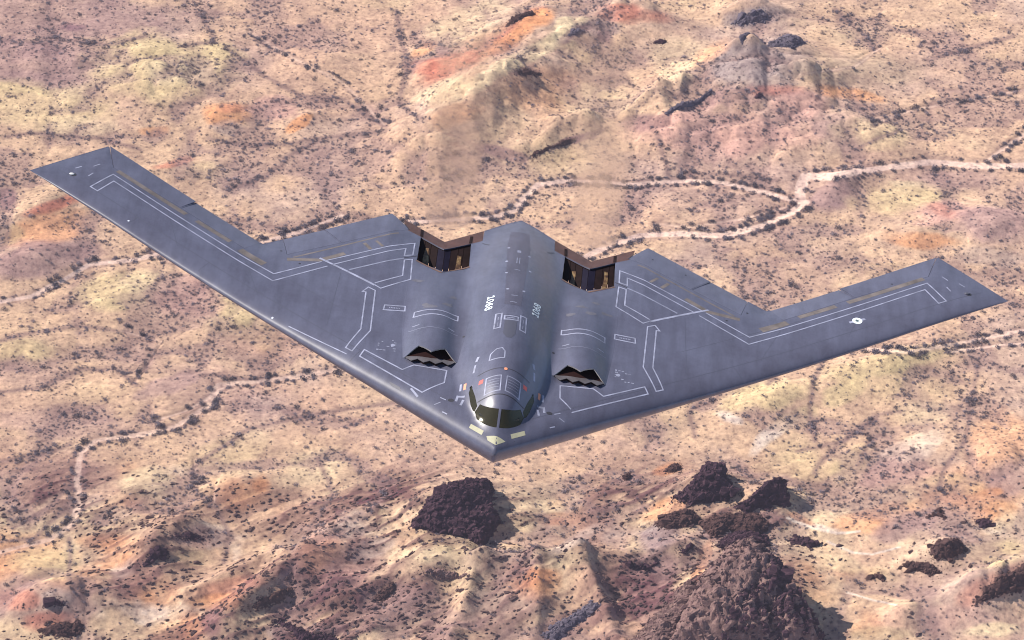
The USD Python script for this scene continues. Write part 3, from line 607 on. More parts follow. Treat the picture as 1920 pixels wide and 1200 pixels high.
for s in (1, -1):
    U = np.unique(np.r_[np.sin(np.linspace(-1, 1, 49) * math.pi / 2), zz_t]); Vn = np.linspace(0, 1, 46)
    uu, vv = np.meshgrid(U, Vn)
    y0, y1 = np.interp(uu, zz_t, zz_y), np.interp(uu, tend, yend)
    yy = y0 + (y1 - y0) * vv ** 1.25
    xx = NX + uu * nw(np.clip(yy, 4.8, 14.8))
    zz = wing_top(xx, yy) + hump(xx, yy) + nh(np.clip(yy, 4.8, 14.8)) * (1 - np.abs(uu) ** 2.2) ** (1.35 + 1.0 * np.clip((yy - 6.3) / 3, 0, 1)) - .012 * (np.abs(uu) > .985)
    # soft fillet at the foot
    a, b = uu.shape; ii_ = np.arange(a * b).reshape(a, b)
    qd = np.stack([ii_[:-1, :-1], ii_[:-1, 1:], ii_[1:, 1:], ii_[1:, :-1]], -1).reshape(-1, 4)
    T3 = np.vstack([qd[:, [0, 1, 2]], qd[:, [0, 2, 3]]])
    outer = np.stack([s * xx.ravel(), yy.ravel(), zz.ravel()], -1)
    inner = outer - np.array([0, 0, .05])
    ed = ii_[0]; n = a * b
    W = np.vstack([np.c_[ed[:-1], ed[1:] + n, ed[1:]], np.c_[ed[:-1], ed[:-1] + n, ed[1:] + n]])
    sh = trimesh.Trimesh(outer, T3 if s > 0 else T3[:, ::-1], process=False)
    nacelle = obj('engine_nacelle', sh, 'nacelle_paint', J, smooth=35)
    npth = str(nacelle.GetPath())
    # inner skin of the intake, dark
    k = vv[:, 0] < .22
    nk = int(k.sum()); idx = ii_[:nk]
    qk = np.stack([idx[:-1, :-1], idx[:-1, 1:], idx[1:, 1:], idx[1:, :-1]], -1).reshape(-1, 4)
    Tk = np.vstack([qk[:, [0, 1, 2]], qk[:, [0, 2, 3]]])
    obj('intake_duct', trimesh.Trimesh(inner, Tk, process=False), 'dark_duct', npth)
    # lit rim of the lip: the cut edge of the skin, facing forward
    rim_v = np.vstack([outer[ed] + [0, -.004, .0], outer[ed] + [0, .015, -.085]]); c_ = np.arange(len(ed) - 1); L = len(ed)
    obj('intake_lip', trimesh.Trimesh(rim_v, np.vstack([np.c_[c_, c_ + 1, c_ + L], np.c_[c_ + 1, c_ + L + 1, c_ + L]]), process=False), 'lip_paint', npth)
    # splitter plate with a sawtooth front edge, standing clear of the wing
    st_t, st_y = np.linspace(-1, 1, 9), [5.84, 5.56, 5.72, 5.46, 5.64, 5.46, 5.72, 5.56, 5.84]
    pl = [(s * (NX + t * 1.24), y) for t, y in zip(st_t, st_y)] + [(s * (NX + 1.2), 5.92), (s * (NX + .6), 5.92), (s * NX, 5.86), (s * (NX - .6), 5.92), (s * (NX - 1.2), 5.92)]
    bow = lambda x, y: .13 * np.clip(1 - (np.abs(np.abs(x) - NX) / 1.25) ** 2, 0, 1)
    obj('splitter_plate', slab(Polygon(pl), lambda x, y: wing_top(x, y) + hump(x, y) + .10 + bow(x, y), lambda x, y: wing_top(x, y) + hump(x, y) + .075 + bow(x, y), .18), 'duct_floor_paint', npth, smooth=40)
    gap = Polygon([(s * (NX + t * 1.22), y + .10) for t, y in zip(st_t, st_y)] + [(s * (NX + 1.16), 7.3), (s * (NX - 1.16), 7.3)])
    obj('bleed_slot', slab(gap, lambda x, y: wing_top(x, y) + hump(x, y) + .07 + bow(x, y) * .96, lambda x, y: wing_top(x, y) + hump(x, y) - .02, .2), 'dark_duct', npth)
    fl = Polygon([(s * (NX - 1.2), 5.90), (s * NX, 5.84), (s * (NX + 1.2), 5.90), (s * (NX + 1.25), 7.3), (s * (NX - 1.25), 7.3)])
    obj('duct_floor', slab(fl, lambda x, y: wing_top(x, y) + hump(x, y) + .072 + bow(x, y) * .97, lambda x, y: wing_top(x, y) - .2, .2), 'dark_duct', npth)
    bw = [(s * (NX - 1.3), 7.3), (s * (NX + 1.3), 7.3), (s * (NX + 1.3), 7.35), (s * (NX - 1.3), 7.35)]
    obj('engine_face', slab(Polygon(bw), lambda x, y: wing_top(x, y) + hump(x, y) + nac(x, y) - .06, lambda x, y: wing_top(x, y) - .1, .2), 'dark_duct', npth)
def skin_top(x, y):
    x, y = np.asarray(x, float), np.asarray(y, float)
    yf = np.interp((np.abs(x) - NX) / 1.28, zz_t, zz_y)
    on = (np.abs(np.abs(x) - NX) < nw(np.clip(y, 4.8, 14.8))) & (y > yf) & (y < np.interp((np.abs(x) - NX) / 1.45, tend, yend))
    return z_top(x, y) + np.where(on, nac(x, y), 0)

# --- cockpit: glass, dark tub, seats
for s in (1, -1):
    for nm, P_ in (('windscreen', FRONT), ('side_window', SIDE)):
        pp = Polygon([(s * a, b) for a, b in P_]).buffer(-.006)
        obj(nm, slab(pp, lambda x, y: z_top(x, y) - .012, lambda x, y: z_top(x, y) - .034, .1), 'canopy_glass', J, smooth=40)
tub = Polygon([(-1.75, 2.0), (-.9, .9), (0, .62), (.9, .9), (1.75, 2.0), (1.8, 4.9), (-1.8, 4.9)])
obj('cockpit_tub', slab(tub, lambda x, y: .40 + 0 * x, lambda x, y: .36 + 0 * x, .4), 'cockpit_dark', J)
dash = Polygon([(-1.0, 2.0), (-.6, 1.72), (.6, 1.72), (1.0, 2.0), (1.0, 2.4), (-1.0, 2.4)])
obj('instrument_shroud', slab(dash, lambda x, y: 1.0 + .1 * (y - 2) - .08 * x * x, lambda x, y: .41 + 0 * x, .2), 'cockpit_dark', J, smooth=30)
for s in (1, -1):
    seat = trimesh.util.concatenate([trimesh.creation.box((.5, .16, .95), trimesh.transformations.translation_matrix((s * .62, 3.62, 1.05))), trimesh.creation.box((.5, .55, .14), trimesh.transformations.translation_matrix((s * .62, 3.3, .66))), trimesh.creation.box((.32, .14, .3), trimesh.transformations.translation_matrix((s * .62, 3.6, 1.5)))])
    obj('seat', seat, 'seat_fabric', J)

# --- markings, laid 6 mm above the skin
def decal(name, shape, look, lift=.006, h=.12, parent=J):
    shape = shape.buffer(0)
    ms = [slab(g, lambda x, y: skin_top(x, y) + lift, None, h, bottom=False) for g in getattr(shape, 'geoms', [shape]) if g.area > 1e-5]
    if not ms: return
    if len(ms) > 1 and name in ('stencil_text', 'warning_stencil', 'rescue_stencil'):
        return tag(obj(name, trimesh.util.concatenate(ms), look, parent, smooth=60), kind='stuff')
    for m_ in ms: obj(name, m_, look, parent, smooth=60)
def stroke(pts, w): return LineString(pts).buffer(w / 2, cap_style=2, join_style=2)
def both(pts): return [pts, mirror(pts)]
LW = .07
for s in (0, 1):
    f = (lambda p: p) if s == 0 else mirror
    A1 = f([(22.37, 16.41), (22.80, 16.62), (21.87, 18.10), (12.40, 11.75), (10.16, 13.30)])
    A1 = f([(22.37, 16.36), (22.82, 16.66), (21.86, 18.13), (12.40, 11.76), (10.10, 13.42)])
    A2 = f([(22.40, 16.38), (21.72, 17.50), (12.37, 11.14), (9.75, 13.05)])
    decal('walkway_line', unary_union([stroke(A1, LW), stroke(A2, LW)]), 'marking_paint')
    B1 = unary_union([stroke(f([(9.95, 13.52), (5.47, 16.42), (5.47, 15.12), (5.90, 14.90), (5.89, 15.66), (9.55, 13.22)]), LW),
                      stroke(f([(7.24, 11.86), (6.83, 11.56), (5.38, 12.66), (5.46, 14.66), (5.86, 14.46), (5.82, 12.92), (7.17, 11.96)]), LW)])
    decal('walkway_line', B1, 'marking_paint')
    decal('panel_line', stroke(f([(10.24, 13.74), (7.16, 11.78)]), .13), 'marking_paint')
    decal('panel_line', stroke(f([(8.60, 12.92), (5.90, 14.62)]), .09), 'faint_marking_paint')
    decal('panel_line', stroke(f([(5.90, 14.66), (5.26, 15.10)]), .05), 'panel_gap')
    decal('walkway_line', stroke(f([(7.72, 11.12), (7.46, 11.54), (7.08, 11.32), (6.97, 7.86), (7.70, 6.14), (8.05, 6.36), (7.46, 7.92), (7.54, 11.10), (7.72, 11.12)]), LW), 'marking_paint')
    if s == 1:
        decal('walkway_line', stroke(f([(7.28, 5.80), (7.10, 6.28), (5.06, 4.98), (4.52, 5.42), (2.86, 5.30), (2.90, 4.30), (3.92, 3.50), (7.28, 5.80)]), LW), 'marking_paint')
    else:
        decal('walkway_line', unary_union([stroke([(3.55, 3.42), (7.30, 5.84), (7.10, 6.28), (5.06, 4.98), (4.52, 5.42), (2.86, 5.30), (2.90, 4.30), (3.50, 3.62)], LW)]), 'marking_paint')
    decal('stencil_box', stroke(f([(6.50, 9.74), (6.47, 10.16), (5.42, 10.22), (5.41, 9.82), (6.50, 9.74)]), .07), 'marking_paint')
    decal('stencil_box', stroke(f([(4.92, 9.16), (4.90, 9.60), (2.66, 9.60), (2.66, 9.20), (4.92, 9.16)]), .07), 'marking_paint')
    decal('stencil_text', unary_union([stroke(f([(6.2 - k * .085, 9.95), (6.2 - k * .085, 10.03)]), .045) for k in range(7)]), 'marking_paint')
    # stencilled warning blocks beside the intakes
    rr = np.random.default_rng(5 + s); bits = []
    for (a, b) in [(5.95, 6.55), (6.1, 7.1)]:
        pass
    for gx_ in np.arange(5.55, 6.55, .17):
        for gy_ in np.arange(6.35, 7.35, .17):
            edge = min(gx_ - 5.5, 6.6 - gx_, gy_ - 6.3, 7.4 - gy_) < .2
            if rr.random() < (.62 if edge else .16): bits.append(box(gx_, gy_, gx_ + rr.uniform(.06, .15), gy_ + rr.uniform(.04, .08)))
    bits.append(Point(5.72, 6.85).buffer(.11))
    w = unary_union(bits); w = w if s == 0 else shapely.affinity.scale(w, -1, 1, origin=(0, 0))
    decal('warning_stencil', w, 'marking_paint', h=.3)
    # hatches, receptacle boxes, small panels on the spine
    decal('escape_hatch_line', stroke(f([(.13, 2.95), (.15, 3.86), (.86, 3.80), (.86, 2.86), (.13, 2.95)]), .055), 'marking_paint')
    decal('rescue_stencil', unary_union([stroke(f([(.22, 3.0 + k * .16), (.78, 2.97 + k * .16)]), .03) for k in range(1, 5)]), 'faint_marking_paint')
    decal('stencil_box', stroke(f([(.50, 7.55), (.48, 8.82), (.78, 8.80), (.80, 7.50), (.50, 7.55)]), .075), 'marking_paint')
    decal('stencil_text', unary_union([stroke(f([(.62, 7.75 + k * .1), (.66, 7.75 + k * .1)]), .06) for k in (0, 1, 2, 5, 6, 7)]), 'marking_paint')
    # sealed hinge strips with tan stains
    decal('sealant_strip', stroke(f([(21.7, 18.55), (15.0, 14.15)]), .30).difference(stroke(f([(17.0, 15.4), (17.6, 15.85)]), .5)), 'sealant', lift=.004)
    decal('sealant_strip', stroke(f([(14.4, 13.55), (13.0, 12.55)]), .42), 'sealant', lift=.004)
    decal('sealant_strip', unary_union([stroke(f([(11.6, 13.55), (6.4, 17.2)]), .10), stroke(f([(11.9, 13.3), (10.2, 13.55), (9.0, 14.45)]), .28), stroke(f([(8.1, 15.7), (7.7, 15.1)]), .2), stroke(f([(7.5, 16.05), (7.1, 15.5)]), .16)]), 'sealant', lift=.003)
    # tip markings, navigation lamp, little dark vents
    decal('tip_stencil', unary_union([stroke(f([(23.1, 17.6), (22.9, 17.95)]), .06), stroke(f([(23.9, 18.2), (23.6, 18.45)]), .06), stroke(f([(23.0, 18.6), (22.7, 18.9)]), .06)]), 'marking_paint')
    c = f([(23.97, 17.56)])[0]
    lp = trimesh.creation.icosphere(2, .11); lp.apply_scale((1.25, .8, .45)); lp.apply_translation((c[0], c[1], float(skin_top(*c)) + .03))
    obj('navigation_lamp', lp, 'lamp_housing' if s == 1 else 'dark_panel_paint', J, smooth=True)
    decal('lamp_surround', Point(c[0] + .10, c[1] - .02).buffer(.15), 'panel_gap')
    decal('vent', shapely.affinity.scale(Point(f([(2.45, 3.05)])[0]).buffer(.15), 1, .7), 'panel_gap')
    for c_ in ((12.3, 14.1), (11.2, 13.0)):
        decal('vent', Point(f([c_])[0]).buffer(.06), 'panel_gap')
    # orange and red rescue marks and white stencils beside the cockpit
    decal('rescue_mark', stroke(f([(1.10, 3.62), (1.10, 3.86)]), .2), 'red_marking_paint')
    decal('rescue_mark', stroke(f([(1.86, 3.75), (1.86, 4.15)]), .12), 'orange_marking_paint')
    decal('white_stencil', unary_union([stroke(f([(2.06, 3.72), (2.06, 4.2)]), .1), stroke(f([(2.2, 3.0), (2.15, 3.35), (1.8, 3.3)]), .12), stroke(f([(1.95, 2.75), (1.85, 3.1)]), .12), stroke(f([(1.52, 4.6), (1.48, 5.1)]), .09), stroke(f([(1.46, 5.3), (1.38, 5.6)]), .12)]), 'marking_paint')
    decal('white_stencil', unary_union([stroke(f([(3.0, 3.2), (2.7, 3.05)]), .05), stroke(f([(3.25, 2.75), (2.95, 2.9)]), .05), stroke(f([(2.55, 2.2), (2.8, 2.35)]), .05)]), 'marking_paint')
    decal('access_panel_line', stroke(f([(4.9, 8.3), (4.55, 8.32)]), .05), 'marking_paint'); decal('access_panel_line', stroke(f([(3.1, 8.25), (2.75, 8.2)]), .05), 'marking_paint')
    decal('nacelle_seam', stroke(f([(5.05, 7.95), (2.55, 7.95)]), .03), 'faint_marking_paint')
    decal('formation_light', Polygon(f([(.66, 1.16), (.74, .96), (1.40, 1.40), (1.32, 1.60)])), 'formation_strip')
    # warm lip of the exhaust opening
    decal('exhaust_lip', stroke(f([(2.44, 14.70), (3.90, 13.68), (5.24, 14.65)]), .14).intersection(Polygon(f([(2.3, 12), (5.4, 12), (5.4, 14.78), (3.9, 13.745), (2.3, 14.86)]))), 'trough_lip', lift=.012)
decal('formation_light', Polygon([(-.50, .88), (-.42, .66), (0, .38), (.46, .72), (.20, .80), (-.10, .86)]), 'formation_strip')
decal('stencil_box', stroke([(-.33, 8.28), (-.33, 8.62), (.36, 8.62), (.36, 8.30), (-.33, 8.28)], .075), 'marking_paint')
decal('stencil_text', stroke([(-.2, 8.45), (.22, 8.45)], .05), 'marking_paint')
decal('refuelling_door', Polygon([(-.30, 8.20), (.32, 8.20), (.30, 7.05), (.12, 6.72), (-.12, 6.72), (-.32, 7.05)]), 'dark_panel_paint')
decal('refuelling_door', Polygon([(-.42, 8.72), (.44, 8.72), (.62, 9.1), (.30, 9.65), (-.28, 9.65), (-.62, 9.1)]), 'elevon_paint', lift=.005)
decal('spine_panel', Polygon([(-.42, 9.7), (.44, 9.7), (.62, 16.5), (.5, 18.6), (-.5, 18.6), (-.6, 16.5)]), 'spine_panel_paint', lift=.004, h=.2)
decal('crew_hatch_line', stroke([(-.10, 5.12), (-.83, 5.0), (-.80, 5.45), (-.54, 5.78), (-.26, 5.86), (-.11, 5.62), (-.10, 5.12)], .06), 'marking_paint')
decal('canopy_seam', stroke([(x, 4.35 - .06 * x * x) for x in np.linspace(-1.3, 1.3, 15)], .04), 'panel_gap')
decal('canopy_seam', stroke([(x, 2.72 - .05 * x * x) for x in np.linspace(-1.15, 1.15, 15)], .05), 'panel_gap')
decal('warning_lamp', Point(.03, 4.30).buffer(.09), 'orange_marking_paint', lift=.02)
for i_, (a, b) in enumerate([(-.34, 11.2), (.50, 11.2), (-.55, 14.4), (.72, 13.6), (-.52, 16.2), (.62, 15.4), (-.5, 13.0)]):
    decal('lift_point', Point(a, b).buffer(.075), 'marking_paint')
decal('white_stencil', unary_union([stroke([(-.15, 9.95), (.2, 9.95)], .05), stroke([(-.12, 10.6), (.22, 10.6)], .05), stroke([(-.1, 13.4), (.2, 13.4)], .05), stroke([(-.02, 14.2), (-.02, 14.9)], .04), stroke([(.12, 14.2), (.12, 14.9)], .04), stroke([(.05, 15.6), (.05, 15.9)], .2)]), 'faint_marking_paint')
for a, b in ((-2.25, 7.85), (2.35, 7.55)): decal('vent', Point(a, b).buffer(.07), 'panel_gap')
for a, b in ((-20.39, 14.3), (-12.0, 8.29)): decal('static_port', Point(a, b).buffer(.055), 'dull_white_paint')
for a, b in ((17.9, 17.1), (7.2, 18.0), (9.0, 17.0), (20.0, 17.9)): decal('vent', Point(a, b).buffer(.05), 'panel_gap')
for s, xs_ in decal_later: decal('deck_joint', stroke([(s * xs_, 17.36), (s * (xs_ + (.02 if xs_ > 4 else -.02)), 18.2)], .16), 'burnt_titanium')
for s in (1, -1):  # gap between deck and tail
    decal('panel_line', stroke([(s * 1.93, 17.35), (s * 1.55, 17.0)], .06), 'panel_gap')
    decal('panel_line', stroke([(s * 6.3, 18.6), (s * 5.9, 17.85)], .05), 'panel_gap')
decal('leading_edge_panel', Polygon([(-4.95, 3.62), (-5.5, 3.99), (-5.62, 4.22), (-5.06, 3.86)]), 'dark_panel_paint')
decal('leading_edge_seam', stroke([(-11.1, 7.75), (-7.95, 5.95)], .05), 'marking_paint')
decal('leading_edge_seam', stroke([(-4.5, 3.75), (-4.1, 3.25)], .10), 'marking_paint')
# faint seams of the leading edge skins and a few worn patches
for s in (1, -1):
    led = lambda sx, dd: (s * (sx - dd * SW * CS), sx * SW + dd * CS)
    decal('leading_edge_seam', stroke([led(t, 1.12) for t in np.linspace(2.2, 25.4, 40)], .035), 'seam_tone', lift=.003, h=.3)
    for t in (7.9, 12.2, 16.4, 20.6): decal('leading_edge_seam', stroke([led(t, .28), led(t, 1.10)], .03), 'seam_tone', lift=.003)
    for a, b, c_, d_ in ((8.8, 9.6, 15.2, 13.9), (9.2, 7.9, 9.0, 12.6), (13.0, 9.9, 14.1, 12.9), (17.6, 12.9, 18.6, 15.9)):
        decal('panel_seam', stroke([(s * a, b), (s * c_, d_)], .025), 'seam_tone', lift=.003, h=.3)
    rs = np.random.default_rng(31 + s)
    for k_ in range(5):
        a, b = s * rs.uniform(2.6, 5.4), rs.uniform(8.4, 13.0)
        decal('worn_patch', Polygon([(a + rs.uniform(.1, .45) * math.cos(t), b + rs.uniform(.06, .22) * math.sin(t)) for t in np.linspace(0, 6, 9)]), 'worn_tone', lift=.004, h=.15)
# serial numbers, reading along the spine, tops towards the centre line
def digits(txt, x, y0, y1, sgn):
    m = meshkit.text_mesh(txt, 1.0, .01, bold=True)
    ext = m.bounds; L = (ext[1][0] - ext[0][0])
    px, py = (m.vertices[:, 0] - ext[0][0]) / L, m.vertices[:, 1] / (ext[1][1])
    m2 = m.subdivide(); m2 = m2.subdivide()
    px, py = (m2.vertices[:, 0] - ext[0][0]) / L, m2.vertices[:, 1] / (ext[1][1])
    Y = y1 + (y0 - y1) * px if sgn < 0 else y0 + (y1 - y0) * px
    X = x + (.36 * py if sgn < 0 else -.36 * py) + (-.08 * (px - .5) if sgn < 0 else .08 * (px - .5))
    Z = z_top(X, Y) + .008 + m2.vertices[:, 2]
    return trimesh.Trimesh(np.stack([X, Y, Z], -1), m2.faces, process=False)
obj('serial_number', digits('1068', -1.33, 9.40, 10.66, -1), 'bright_marking_paint', J)
obj('serial_number', digits('1068', 1.42, 9.42, 10.62, 1), 'bright_marking_paint', J)
# national insignia on the left wing
ic = (18.05, 14.20); ang = math.radians(28)
Rr = lambda pts: [(ic[0] + a * math.cos(ang) - b * math.sin(ang), ic[1] + a * math.sin(ang) + b * math.cos(ang)) for a, b in pts]
star = Polygon(Rr([((.155 if k % 2 == 0 else .07) * math.sin(k * math.pi / 5), (.155 if k % 2 == 0 else .07) * math.cos(k * math.pi / 5)) for k in range(10)]))
disc = Point(ic).buffer(.265)
decal('insignia_bars', Polygon(Rr([(-.47, -.08), (.47, -.08), (.47, .08), (-.47, .08)])).difference(disc), 'marking_paint')
decal('insignia_disc', disc.difference(star), 'bright_marking_paint')
decal('insignia_star', star, 'insignia_dark_paint')
#PART4
# ------------------------------------------------------------------ rock outcrops
BLOCKS = []
_r = np.random.default_rng(2)
for _ in range(10):
    h_ = trimesh.convex.convex_hull(_r.normal(0, 1, (13, 3)) * [1, 1, 1] / 1.0)
    v_ = h_.vertices / np.linalg.norm(h_.vertices, axis=1)[:, None] * _r.uniform(.75, 1.15, (len(h_.vertices), 1))
    h_ = trimesh.convex.convex_hull(v_); BLOCKS.append((np.array(h_.vertices), np.array(h_.faces)))
def outcrop(name, pix, height, look, label, cat='rock outcrop', edge=5.0, rough=1.0, step=.8, seed=1, group=None, drop=.3, tilt=.6, face=None, side=0.0):
    """A crag over an outline read from the photograph; the far side is drawn in by the part of its height that the outline shows."""
    cy = np.mean([p[1] for p in pix])
    ring = []
    for a, b in pix:
        g = GT(a, b + (height * drop * 2.6 if b < cy else 0)); ring.append(tuple(g))
    rg = densify(np.array(ring + ring[:1]), 1.5)
    rg = rg + np.stack([fb(rg[:, 0], rg[:, 1], 5, 3, seed) - .5, fb(rg[:, 0], rg[:, 1], 5, 3, seed + 50) - .5], -1) * 5.5 * min(1, height / 8)
    poly = Polygon(rg).buffer(0)
    if poly.geom_type != 'Polygon': poly = max(poly.geoms, key=lambda g: g.area)
    bnd = poly.boundary
    cc = np.array(poly.exterior.coords); tilt_range = ((cc[:, 0] * .82 - cc[:, 1] * .5).min(), (cc[:, 0] * .82 - cc[:, 1] * .5).max())
    zb = lambda x, y: gz(x, y) - 1.5
    def zt(x, y):
        d = shapely.distance(shapely.points(x, y), bnd)
        prof = 1 - np.exp(-(d / edge) ** 1.2)
        sx, sy = x * .86 + y * .5, -x * .5 + y * .86
        r1 = ridged(sx * .5, sy, 14, 3, seed); r2 = ridged(x, y, 6, 3, seed + 3); r3 = meshkit.noise(np.stack([x / 2.2, y / 2.2, x * 0 + seed], -1), seed)
        tx = x * .82 - y * .5; ax0, ax1 = tilt_range
        tl = np.clip((tx - ax0) / (ax1 - ax0), 0, 1)
        h = height * prof * (.12 + 1.75 * fb(x, y, 13 + .5 * height, 3, seed + 9) ** 1.15) * (1 - tilt + tilt * 1.35 * tl ** .9) * (.5 + .6 * r1 ** 1.4) + rough * prof * (2.6 * (r2 - .5) + 1.5 * (r3 - .5))
        st = 2.4
        q = h / st; h = st * (np.floor(q) + np.clip((q - np.floor(q) - .25) * 2.0, 0, 1)) * .6 + h * .4
        return gz(x, y) - .35 + np.clip(h, -.6, None)
    p = UsdGeom.Xform.Define(stage, numbered('/World', name))
    c0 = np.array(poly.centroid.coords[0]); c0 = np.r_[c0, float(gz(*c0))]
    p.AddTranslateOp().Set(Gf.Vec3d(*c0.tolist()))
    m = slab(poly, zt, zb, step); m.apply_translation(-c0)
    obj('crag', m, face or look, str(p.GetPath()))
    # broken blocks that make up the crag's skin, and the scree at its foot
    r = np.random.default_rng(seed)
    s0 = .52 + .036 * min(height, 16)
    x0, y0, x1, y1 = poly.buffer(s0 * 7).bounds
    q = r.uniform([x0, y0], [x1, y1], (int((x1 - x0) * (y1 - y0) / (s0 * s0) * .62), 2))
    ins = shapely.contains_xy(poly, q[:, 0], q[:, 1]); dd = shapely.distance(shapely.points(q), poly)
    q_keep = ins | (r.random(len(q)) < .42 * np.exp(-dd / (2.4 * s0)))
    if side: q_keep &= ~ins | (np.clip(((q[:, 0] * .82 - q[:, 1] * .5) - tilt_range[0]) / (tilt_range[1] - tilt_range[0]), 0, 1) > side - .16 + .3 * fb(q[:, 0], q[:, 1], 14, 3, seed))
    q, ins = q[q_keep], ins[q_keep]
    zq = np.where(ins, zt(q[:, 0], q[:, 1]), gz(q[:, 0], q[:, 1]))
    def heap(q, zq, ins, flat):
        V, F, n0 = [], [], 0
        for (bx_, by_), bz_, i_ in zip(q, zq, ins):
            hv, hf = BLOCKS[r.integers(len(BLOCKS))]
            s_ = s0 * (r.lognormal(-.05, .5) if i_ else r.uniform(.2, .55))
            v = hv * ([2.0 * s_, .42 * s_, .6 * s_] if flat else [1.45 * s_, .85 * s_, 1.05 * s_])
            th, ti = .55 + r.normal(0, .2 if flat else .35), r.normal(.35, .3)
            v = np.c_[v[:, 0] * math.cos(ti) + v[:, 2] * math.sin(ti), v[:, 1], -v[:, 0] * math.sin(ti) + v[:, 2] * math.cos(ti)]
            v = np.c_[v[:, 0] * math.cos(th) - v[:, 1] * math.sin(th), v[:, 0] * math.sin(th) + v[:, 1] * math.cos(th), v[:, 2]]
            V.append(v + [bx_ - c0[0], by_ - c0[1], bz_ - c0[2] - (.3 if i_ else -.1) * s_]); F.append(hf + n0); n0 += len(v)
        return trimesh.Trimesh(np.vstack(V), np.vstack(F), process=False)
    if side:
        q2 = r.uniform([x0, y0], [x1, y1], (int((x1 - x0) * (y1 - y0) / (s0 * s0) * .30), 2)); q2 = q2[shapely.contains_xy(poly, q2[:, 0], q2[:, 1])]
        q2 = q2[np.clip(((q2[:, 0] * .82 - q2[:, 1] * .5) - tilt_range[0]) / (tilt_range[1] - tilt_range[0]), 0, 1) < side + .2]
        tag(obj('tilted_slabs', heap(q2, zt(q2[:, 0], q2[:, 1]) - .05 * s0, np.ones(len(q2), bool), True), face, str(p.GetPath())), kind='stuff')
    tag(obj('broken_blocks', heap(q, zq, ins, False), look, str(p.GetPath())), kind='stuff')
    tag(p, label, cat, group)
    return p
outcrop('rock_outcrop', [(768, 990), (800, 930), (838, 912), (875, 902), (922, 905), (922, 945), (936, 978), (905, 1028), (868, 1008), (810, 1000)], 13, 'dark_rock', 'jagged dark purple crag on pale ground, below the nose of the jet', seed=11, edge=2.5)
outcrop('rock_outcrop', [(1264, 938), (1296, 895), (1318, 880), (1352, 878), (1368, 902), (1384, 928), (1352, 942), (1300, 946)], 14, 'dark_rock', 'rounded dark crag, left one of a pair at the lower right', seed=12, edge=2.5)
outcrop('rock_outcrop', [(1366, 948), (1400, 932), (1438, 910), (1466, 908), (1484, 930), (1486, 952), (1440, 950), (1400, 962)], 11, 'dark_rock', 'long dark crag with a rounded right end, right one of a pair', seed=13, edge=2.5)
outcrop('rock_outcrop', [(1235, 1230), (1285, 1130), (1315, 1068), (1345, 1040), (1362, 1008), (1415, 1000), (1432, 1020), (1436, 1058), (1474, 1080), (1496, 1128), (1538, 1180), (1550, 1230)], 20, 'dark_rock', 'largest dark rock ridge, cut by the bottom edge, reddish on its left face', seed=14, edge=5, rough=3.2, step=.9, tilt=.45, face='strata_rock', side=.47)
outcrop('rock_outcrop', [(1300, 975), (1340, 962), (1420, 958), (1445, 985), (1420, 1010), (1370, 1000), (1330, 1008)], 5, 'brown_rock', 'low broken brown rocks between the paired crags and the largest ridge', seed=15, edge=3)
outcrop('rock_outcrop', [(1345, 1030), (1352, 1004), (1395, 992), (1440, 1002), (1446, 1024), (1425, 1040), (1380, 1036)], 6, 'dark_rock', 'dark broken saddle joining the low brown rocks to the largest ridge', seed=45, edge=3)
outcrop('rock_outcrop', [(1150, 1230), (1215, 1160), (1262, 1110), (1292, 1082), (1300, 1100), (1285, 1150), (1250, 1230)], 7, 'strata_rock', 'pale orange tinted rock spur on the left flank of the largest ridge', seed=46, edge=4, face='strata_rock')
outcrop('rock_outcrop', [(1226, 985), (1252, 962), (1300, 955), (1316, 972), (1290, 990), (1250, 996)], 4, 'brown_rock', 'low brown ledges left of the broken rocks, on an orange slope', seed=47, edge=2)
outcrop('rock_outcrop', [(780, 1075), (830, 1062), (880, 1070), (870, 1082), (820, 1086)], 4, 'strata_rock', 'pale brown ledges just below the jagged crag', seed=48, edge=2)
outcrop('rock_outcrop', [(250, 1072), (278, 1032), (296, 1016), (316, 1018), (318, 1040), (285, 1056)], 12, 'dark_rock', 'small pointed dark knoll on a brown hillside, lower left', seed=16, edge=3.5)
outcrop('rock_outcrop', [(318, 1004), (345, 994), (362, 990), (372, 1000), (396, 998), (400, 1008), (365, 1014), (332, 1012)], 5, 'dark_rock', 'thin dark rock ledge just right of the small pointed knoll', seed=17, edge=2.5)
outcrop('rock_outcrop', [(1738, 1030), (1755, 1012), (1800, 1010), (1812, 1028), (1780, 1050), (1750, 1046)], 6, 'brown_rock', 'broken brown crag above the scree in the lower right corner', seed=18, edge=3)
outcrop('rock_outcrop', [(1685, 1060), (1700, 1048), (1740, 1052), (1770, 1070), (1745, 1082), (1710, 1072)], 5, 'brown_rock', 'low brown boulder heap left of and below the broken crag', seed=19, edge=2.5)
outcrop('rock_outcrop', [(1828, 982), (1838, 964), (1852, 966), (1860, 984), (1848, 994)], 6, 'dark_rock', 'isolated small dark rock stack near the right edge', seed=20, edge=2.5)
outcrop('rock_outcrop', [(1712, 975), (1740, 964), (1760, 952), (1772, 962), (1776, 974), (1752, 968)], 5, 'brown_rock', 'dark topped ridge crest on the orange slope, lower right', seed=21, edge=2.5)
outcrop('rock_outcrop', [(1812, 1142), (1850, 1092), (1890, 1068), (1935, 1058), (1935, 1105), (1880, 1116), (1840, 1138)], 9, 'brown_rock', 'reddish brown slab ridge cut by the right edge of the picture', seed=22, edge=5)
outcrop('rock_outcrop', [(82, 1134), (92, 1118), (112, 1116), (132, 1138), (112, 1136)], 6, 'dark_rock', 'small dark crag over the red slope, lower left corner', seed=23, edge=2.5)
